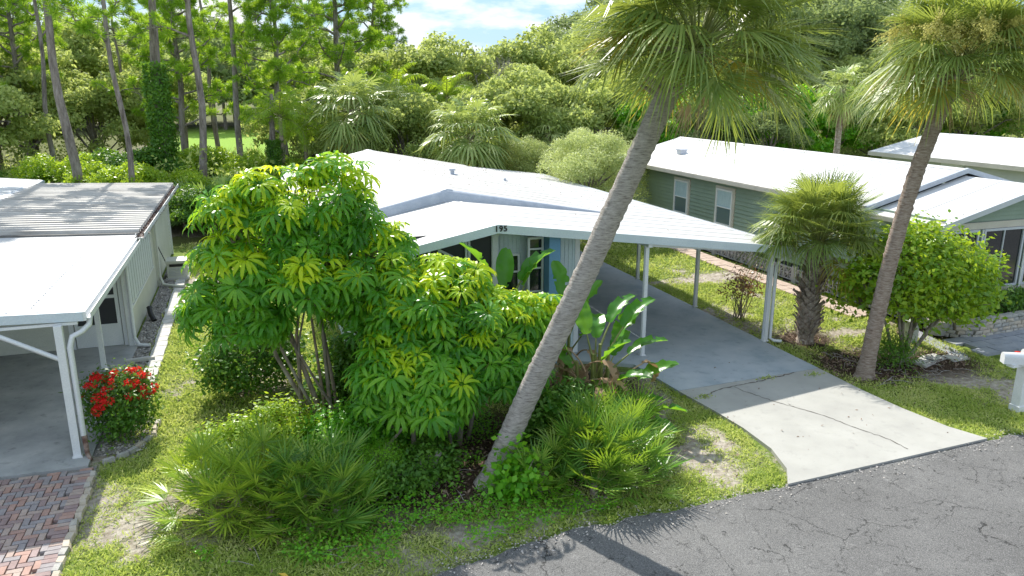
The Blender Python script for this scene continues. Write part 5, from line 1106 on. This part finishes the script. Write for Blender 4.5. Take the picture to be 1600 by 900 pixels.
# pines
tuft_r = np.random.default_rng(8)
def pine(kind, label, x, y, sc, rz, grp=None):
    if kind in protos: return copy_tree(protos[kind], label, (x, y, -.1), rad(rz), sc)
    H_, z0, nb, bl_, lean, tr_, sd = PN[kind]; r = np.random.default_rng(sd)
    t = thing('pine_tree', label, 'tree', (x, y, -.1), rad(rz)); t.scale = (sc,) * 3; n = 12
    T = np.array([(lean * (i / n) ** 1.3 + .12 * math.sin(i * 1.1 + sd), .1 * math.cos(i * .9 + sd), H_ * i / n) for i in range(n + 1)]); T[0, 2] = -.3
    MB().tube(T, np.linspace(tr_, tr_ * .35, n + 1), 12, jit=.12).build('trunk', M['pine_bark'], t)
    lb = MB(); tips = []
    for b in range(nb):
        z = z0 + (H_ - z0) * (b / nb) ** .85; o = np.array([np.interp(z, T[:, 2], T[:, j]) for j in range(3)]); az = b * 2.4 + r.normal() * .4; L = bl_ * (1.1 - .6 * (z - z0) / (H_ - z0)) * (.7 + .5 * r.random()); e = .15 + .35 * r.random(); P = [o]
        h = np.array([math.cos(az), math.sin(az), 0])
        for k in range(6): P.append(P[-1] + (h * math.cos(e) + np.array([0, 0, math.sin(e)])) * L / 6 + r.normal(size=3) * .09); e += r.normal() * .28
        P = np.array(P); lb.tube(P, np.linspace(.075, .02, 7) * (tr_ / .22), 6, jit=.15)
        for k in range(2, 7):
            for m_ in range(3 if k < 6 else 4):
                d = unit(r.normal(size=3) * (1, 1, .6) + h * .7 + (0, 0, .35)); l = .35 + .75 * r.random(); q = P[k] + d * l; lb.tube([P[k], q], [.02, .008], 4, cap=False); tips += [q, P[k] + d * l * .62 + r.normal(size=3) * .12]
    lb.build('limbs', M['pine_bark'], t); tips = np.array(tips)
    tips = tips[::3]; nn = 120; P = np.repeat(tips, nn, 0); D = rdir(len(P), r); D[:, 2] = D[:, 2] * .8 + .32; D = unit(D); P = P + D * .05
    V, F = leaves(P, rdir(len(P), r), .34 * (.75 + .5 * r.random(len(P))), .10, r, dirs=D); MB().add(V, F).build('crown', M['pine'], t); protos[kind] = t; return t
PN = {'pA': (18, 9.5, 7, 2.4, -.5, .22, 201), 'pB': (16, 9.0, 7, 2.2, .6, .16, 202), 'pC': (16, 4.2, 38, 3.9, .2, .24, 203)}
pine('pA', 'thick bare trunked pine behind the corrugated roof, leftmost near pine', -7.3, 38, 1, 20)
pine('pB', 'slim dark leaning pine behind the middle of the corrugated roof', -4.9, 37, .9, 200)
pine('pA', 'straight grey pine trunk left of the far lawn opening', -2.2, 41, .92, 130)
pine('pA', 'forked looking pine with pale trunk at the far lawn edge', -.5, 49, .95, 250)
pine('pC', 'low branched pine with bright needles over the vine wrapped trunk', -3.9, 54, .95, 20)
pine('pC', 'low branched pine standing deeper behind the leftmost near pine', -13.2, 56, .9, 80)
pine('pB', 'thin pine deep in the shade near the left edge', -10.7, 50, 1, 30)
pine('pC', 'pine overhanging the feather palms left of the schefflera top', 2.0, 49, .86, 140)
pine('pC', 'massive round topped bright pine towering above the middle palms', 6.6, 58, 1.12, 200)
pine('pC', 'far green pine right behind the massive round topped one', 11.0, 70, .95, 300)
pine('pB', 'small distant pine beside the left end of the far lawn', -8.4, 62, .9, 310)
pine('pB', 'far trunk standing in front of the sunny far lawn', -4.4, 62, .95, 110)
pine('pA', 'far pine trunk at the middle of the sunny lawn view', -2.4, 66, .9, 300)
# vine-wrapped trunk
vt = thing('vine_wrapped_tree', 'thick trunk wrapped in green vines between the slim pines', 'tree', (-4.1, 43, 0))
MB().tube([(0, 0, -.2), (.1, 0, 3), (0, .1, 7), (.3, 0, 12)], [.36, .3, .26, .12], 10, jit=.1).build('trunk', M['pine_bark'], vt)
r = np.random.default_rng(31); n = 9000; z = r.uniform(0, 7.5, n); a = r.random(n) * 6.28; rr = .42 + .28 * r.random(n) * fbm(z * 2, a, 1, 2) * 2
P = np.stack([rr * np.cos(a), rr * np.sin(a), z], 1); V, F = leaves(P, P * (1, 1, 0) + rdir(n, r) * .5, .15, .7, r); MB().add(V, F).build('vines', M['shrub'], vt)
vt2 = copy_tree(vt, 'vine wrapped post like trunk left of the feather palm', (1.2, 41, 0), 1.2, (.7, .62, .5))
# broadleaf trees
for a in (('oakB', 'shady oak filling the left edge behind the pines', -16, 60, 1.15, 0), ('oakA', 'oak in shade behind the leftmost near pine', -11.4, 67, 1.1, 60), ('oakB', 'oak crown behind the vine wrapped trunk', -7.5, 72, 1.0, 130),
          ('oakA', 'small oak with low crown left of the sunny lawn view', -6.2, 60, .8, 200), ('low', 'low thicket tree left of the sunny lawn view', -9.5, 57, 1.2, 40), ('oakB', 'wide oak between the two leftmost pines', -13.5, 58, .95, 300), ('low', 'low thicket tree behind the palmettos at the left edge', -14.5, 49, 1.2, 140), ('low', 'thicket tree right of the sunny lawn view', 3.6, 53, 1.1, 77), ('oakA', 'oak at the right end of the far lawn', 5.5, 72, 1.0, 10), ('oakB', 'rounded grey green oak below the clouds, centre', 13.2, 60, 1.15, 80), ('low', 'small dense tree just behind the house ridge, centre', 8.4, 43, 1.0, 10), ('low', 'small dense tree right of the fan palm behind the house', 13.8, 44, 1.2, 100),
          ('low', 'low thicket tree below the middle feather palms', 7.4, 49, 1.15, 190), ('oakA', 'broad oak right of the dead grey tree', 19.5, 55, .80, 250), ('low', 'thicket tree behind the right end of the house roof', 17.2, 45, 1.25, 280), ('low', 'thicket tree between leaning palm trunk and pale fine leaved tree', 21.0, 45, 1.2, 20),
          ('oakB', 'oak behind the green house left of the leaning palm crown', 27, 56, 1.1, 210),
          ('olive', 'pale olive fine leaved tree beside the back of the carport', 13.9, 30.6, .92, 0), ('olive', 'pale fine leaved tree right behind the leaning trunk', 16.6, 35.6, .88, 90), ('olive', 'feathery olive tree behind the house roof, left of the carport back', 13.2, 37.5, .8, 200),
          ('bright', 'bright clumped bush tree at the back left corner of the green house', 24.4, 43, .95, 0), ('bright', 'bright clumped bush tree above the green house roof vents', 29.0, 45, 1.02, 70), ('bright', 'bright clumped bush tree beside the distant thin palm', 34.0, 44, 1.0, 150), ('bright', 'bright clumped bush tree behind the brown palm trunk', 39.5, 45, .98, 220), ('bright', 'bright clumped bush tree left of the far right house', 45, 47, 1.0, 300),
          ('grey', 'grey green tree among the bright bushes behind the green house', 26.8, 41.5, .95, 0), ('grey', 'second grey green tree further right among the bright bushes', 31.6, 41.5, .85, 140),
          ('low', 'dense bush tree behind the far right house gable', 49, 42.5, 1.5, 50), ('bright', 'bright clumped bush tree filling the gap beyond the far right roof', 54, 46, 1.15, 20), ('bright', 'bright clumped bush tree at the right picture edge', 61, 46, 1.2, 100), ('low', 'dark low thicket tree between brown palm trunk and far right house', 44, 42, 1.3, 200), ('oakB', 'dark oak above the far right house roof', 52, 55, 1.1, 40), ('oakA', 'dark oak at the right edge behind the far house', 60, 54, 1.2, 100), ('oakB', 'dark oak behind the green house ridge', 43, 58, 1.15, 10), ('oakA', 'tall oak behind the bright bushes, right of the leaning palm crown', 35, 58, 1.15, 330),
          ('far', 'hazy distant tree left of the bright patch of sky', 21.4, 88, .80, 0), ('far', 'hazy distant tree under the lowest gap of sky', 27.8, 90, .72, 90), ('far', 'hazy dark distant tree right of the gap of sky', 26.5, 76, .78, 200), ('far', 'tall distant tree touching the leaning palm fronds', 31.0, 73, .98, 250), ('far', 'distant tree half hidden by the leaning palm crown', 37.5, 76, 1.25, 10), ('far', 'distant tree behind the dead grey tree', 17.5, 78, .78, 170),
          ('oakB', 'pale oak filling the skyline left of the leaning palm crown', 24.5, 62, 1.25, 15), ('oakA', 'oak on the skyline just behind the leaning palm crown', 30.5, 62, 1.3, 75), ('oakB', 'oak on the skyline between both tall palm crowns', 37.5, 64, 1.35, 145), ('oakA', 'oak right of centre behind the small distant thin palm', 43.5, 66, 1.4, 205), ('oakB', 'oak above the far house, hidden by the right palm crown', 50, 64, 1.45, 265), ('far', 'tall distant tree filling the sky between the two tall palms', 44, 62, 1.2, 33), ('far', 'tall distant tree just left of the right palm crown', 50, 62, 1.25, 93), ('far', 'tall distant tree directly behind the right palm crown', 57, 64, 1.3, 153), ('far', 'distant tree behind the right palm crown', 58, 80, 1.2, 45), ('far', 'distant tree between the two palm crowns', 47, 78, 1.4, 130), ('far', 'distant tree at the far right edge', 72, 76, 1.3, 210), ('far', 'distant tree behind the massive pine', 8.5, 84, .9, 260),
          ('shrub', 'sunny lime shrub behind the corrugated roof, right of the thick pine', -5.9, 38.5, 1.15, 0), ('shrub', 'lime shrub right of the slim dark leaning pine', -3.6, 39, 1.0, 60), ('shrub', 'yellow green shrub beside the lawn opening', .4, 43, 1.1, 120), ('shrub', 'sunny shrub behind the tallest umbrella tree', 2.4, 41, 1.05, 180),
          ('dshrub', 'dark shrub at the end of the left side lawn', -1.9, 35.2, .85, 0), ('dshrub', 'dark shrub right of the one ending the side lawn', .0, 36.4, .95, 90), ('dshrub', 'shrub tucked against the back left corner of the main house', 2.6, 37.5, .9, 150), ('shrub', 'yellowish shrub left of the vine wrapped trunk', -8.8, 43, 1.2, 240), ('dshrub', 'dark shrub behind the lime shrubs near the slim pine', -5.6, 42.5, 1.25, 20), ('shrub', 'lime shrub deep between the vine trunk and straight pine', -2.6, 46, 1.2, 310)):
    broad(a[0], *a[1:], cat='shrub' if 'shrub' in a[0] else 'tree')
# dead grey trees
def dead(label, x, y, s, seed):
    t = thing('dead_tree', label, 'tree', (x, y, 0)); r = np.random.default_rng(seed); mb = MB(); MB().tube([(0, 0, -.2), (.1, .1, 3), (0, 0, 6)], [.2, .17, .12], 8, jit=.1).build('trunk', M['twig_grey'], t)
    def grow(p, d, l, rr, k):
        q = p + d * l; m_ = (p + q) / 2 + r.normal(size=3) * l * .08; mb.tube([p, m_, q], [rr, rr * .8, rr * .55], 5, cap=False)
        if k == 0: return
        for _ in range(3): grow(q, unit(d * .8 + r.normal(size=3) * .55 + (0, 0, .12)), l * .72, rr * .58, k - 1)
    for _ in range(5): grow(np.array([0, 0, 4.0 + r.random() * 2]), unit(r.normal(size=3) * (1, 1, .3) + (0, 0, .9)), 2.0, .09, 4)
    mb.build('branches', M['twig_grey'], t); t.scale = (s, s, s)
dead('bare grey dead tree against the sky, left of the cloud gap', 15.6, 57, 1.0, 1)
dead('smaller bare grey dead tree right of the first one', 19.4, 61, .98, 2); dead('bare dead tree low down, nearer to the house than the two on the skyline', 17.6, 50, .75, 3)
sabf = fanset('frond', 'frond_far', (78, 55, 34, 14, -4, -25), 2, 311, pet=.9, L=1.0, nseg=20, spread=rad(130), drop=.8, w=1.0, r0=.4)
# fan palms behind the houses
def far_sabal(label, x, y, h, sc, seed, n=46, skirt=8, name='cabbage_palm', lo=-45):
    r = np.random.default_rng(seed); t = thing(name, label, 'palm tree', (x, y, 0)); 
    MB().tube([(0, 0, -.1), (.05, 0, h * .5), (0, 0, h)], [.2, .17, .15], 10, jit=.15).build('trunk', M['boot'], t)
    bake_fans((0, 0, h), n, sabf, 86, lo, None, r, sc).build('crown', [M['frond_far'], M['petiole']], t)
    if skirt: bake_fans((0, 0, h - .3), skirt, sab_d, -45, -78, None, r, sc * .95).build('dead_skirt', [M['frond_dead'], M['frond_dead']], t)
    return t
far_sabal('big cabbage palm with brown skirt right behind the house ridge', 10.4, 36.9, 4.1, 1.3, 1, 54, 16)
far_sabal('cabbage palm behind the schefflera top with pale young fronds', 5.2, 41, 5.2, 1.3, 2, 46, 10)
far_sabal('cabbage palm set deeper, just right of the pale fronded one', 8.2, 47, 5.2, 1.1, 3, 40, 6)
far_sabal('cabbage palm with hanging brown leaves left of the pale olive tree', 16.3, 41.5, 3.8, .95, 4, 34, 12)
ft = far_sabal('thin distant cabbage palm rising behind the green house roof', 31.6, 35.6, 6.3, .95, 5, 36, 4)
ft.children if False else None
palmetto('bluish saw palmetto clump peeking over the back of the house roof', (5.2, 36.2, 0), [(0, 0, 1.6, 1), (.9, .3, 1.5, 1), (-.8, .2, 1.4, 1)], 20, sawb, 66, 80, 20, 1.7)
palmetto('blue green saw palmetto at the end of the left side lawn', (-2.4, 37.2, 0), [(0, 0, .7, 1), (.9, .5, .8, 1), (-.7, .4, .8, 1)], 18, sawb, 67, 80, 15, 1.5)
# feather palms
def feather(elev, L, r):
    P = [np.zeros(3)]; e = elev; V = []; F = []
    for i in range(14): P.append(P[-1] + np.array([math.cos(e), 0, math.sin(e)]) * L / 14); e -= 1.9 / 14 * (.5 + i / 14)
    mb = MB().tube(P, np.linspace(.03, .006, 15), 4, 1, cap=False)
    for i in range(2, 15):
        d = unit(P[i] - P[i - 1])
        for s_ in (-1, 1):
            for k in range(3):
                o = P[i] - d * L / 14 * k / 3; l = .55 * math.sin(math.pi * (.12 + .8 * i / 15)) * (1 + r.normal() * .1); dr_ = unit(d * .55 + np.array([0, s_, 0]) + (0, 0, -.1 + .2 * r.normal())); q1 = o + dr_ * l * .5; q2 = q1 + unit(dr_ * .6 + (0, 0, -1.0)) * l * .6; wv = d * .022
                b = len(V); V += [o + wv * .5, o - wv * .5, q1 - wv, q1 + wv, q2]; F += [(b, b + 1, b + 2, b + 3), (b + 3, b + 2, b + 4, b + 4)]
    F4 = [f for f in F if f[2] != f[3]]; F3 = [f[:3] for f in F if f[2] == f[3]]
    return mb.add(V, F4, 0).add(V, F3, 0)
fe = []
for e in (75, 45, 15): fe.append((e, None, [feather(rad(e), 2.2, np.random.default_rng(e + i)) for i in range(2)]))
def feather_palm(label, x, y, h, sc, seed, n=18, lean=0):
    r = np.random.default_rng(seed); t = thing('feather_palm', label, 'palm tree', (x, y, 0)); MB().tube([(0, 0, -.1), (lean * .5, 0, h * .5), (lean, 0, h)], [.14, .11, .09], 9, jit=.1).build('trunk', M['palm_bark2'], t)
    bake_fans((lean, 0, h), n, fe, 84, 0, None, r, sc).build('crown', [M['feather'], M['petiole']], t)
feather_palm('feather palm with drooping lime fronds left of the schefflera top', 1.6, 41, 5.0, .95, 1, 20)
feather_palm('smaller feather palm beside the vine wrapped post', 2.9, 43, 4.3, .85, 2, 16)
feather_palm('feather palm arching above the middle fan palms', 9.4, 51, 6.1, 1.2, 3, 20)
feather_palm('feather palm right of the arching one, over the thicket', 13.0, 52, 5.8, 1.1, 4, 18)
feather_palm('low feather palm behind the big skirted cabbage palm', 14.2, 49, 5.0, 1.05, 5, 18)
feather_palm('feather palm half hidden at the right of the thicket', 17.6, 47, 4.4, 1.0, 6, 16)
# undergrowth: palmetto thicket and bushes nobody could count
def thicket(name, label, x0, x1, y0, y1, n, src, mats, seed, sc=1.2, h=.3):
    r = np.random.default_rng(seed); mb = MB()
    for i in range(n):
        x = r.uniform(x0, x1); y = r.uniform(y0, y1); k = int(r.integers(len(src))); m_ = src[k][2][int(r.integers(2))]
        R = np.array(Matrix.Translation((x, y, h * (.5 + r.random()))) @ Matrix.Rotation(r.random() * 6.28, 4, 'Z') @ Matrix.Scale(sc * (.8 + .4 * r.random()), 4))
        for V, F, mi, sm in m_.P: mb.add(V @ R[:3, :3].T + R[:3, 3], F, mi, sm)
    tag(mb.build(name, mats), label, 'undergrowth', kind='stuff')
thicket('palmetto_thicket', 'sunlit yellow green palmetto thicket behind the left house', -17, -5.5, 35.5, 52, 1500, saw, [M['saw'], M['petiole']], 5, 1.35, .7)
thicket('palmetto_thicket', 'mixed palmetto undergrowth between pines and main house', -5, 20, 38, 56, 1300, sawb, [M['saw_blue'], M['petiole']], 6, 1.4, .6)
r = np.random.default_rng(55); n = 150000; x = r.uniform(-26, 75, n); y = r.uniform(38, 66, n); z = fbm(x, y, .45, 3) ** 2 * 5.5 * r.random(n) ** .45; k = ~((x < 2) & (x > -6.5) & (y > 50)) & ~((x > 30.5) & (y < 42)); x, y, z = x[k], y[k], z[k]; n = len(x)
P = np.stack([x, y, z], 1); V, F = leaves(P, rdir(n, r) + (0, 0, .6), r.uniform(.12, .28, n), .6, r); tag(MB().add(V, F).build('undergrowth', M['oak']), 'leafy undergrowth on the forest floor', 'undergrowth', kind='stuff')
# far wood closing the view beyond the lawn
mb = MB(); tmb = MB(); r = np.random.default_rng(77)
src, _ = crown_mesh(6, 5, 5.5, 5, 30, 1.9, 3000, .7, 'oak_far', 300)
for i in range(170):
    x = -75 + i * 1.65 + r.normal() * 2; y = 138 + r.normal() * 6 + (i % 2) * 12; s = .9 + .5 * r.random()
    if x > 18: y = 110 + r.normal() * 5; s *= .62
    a = r.random() * 6.28; R = np.array(Matrix.Translation((x, y, 0)) @ Matrix.Rotation(a, 4, 'Z') @ Matrix.Scale(s, 4))
    for V, F, mi, sm in src.P: mb.add(V @ R[:3, :3].T + R[:3, 3], F, 0)
    mb.tube([(x, y, -.2), (x, y, 7 * s)], [.3, .2], 6, 1)
tag(mb.build('far_wood', [M['oak_far'], M['pine_bark']]), 'far wood closing the view beyond the sunny lawn', 'wood', kind='stuff')
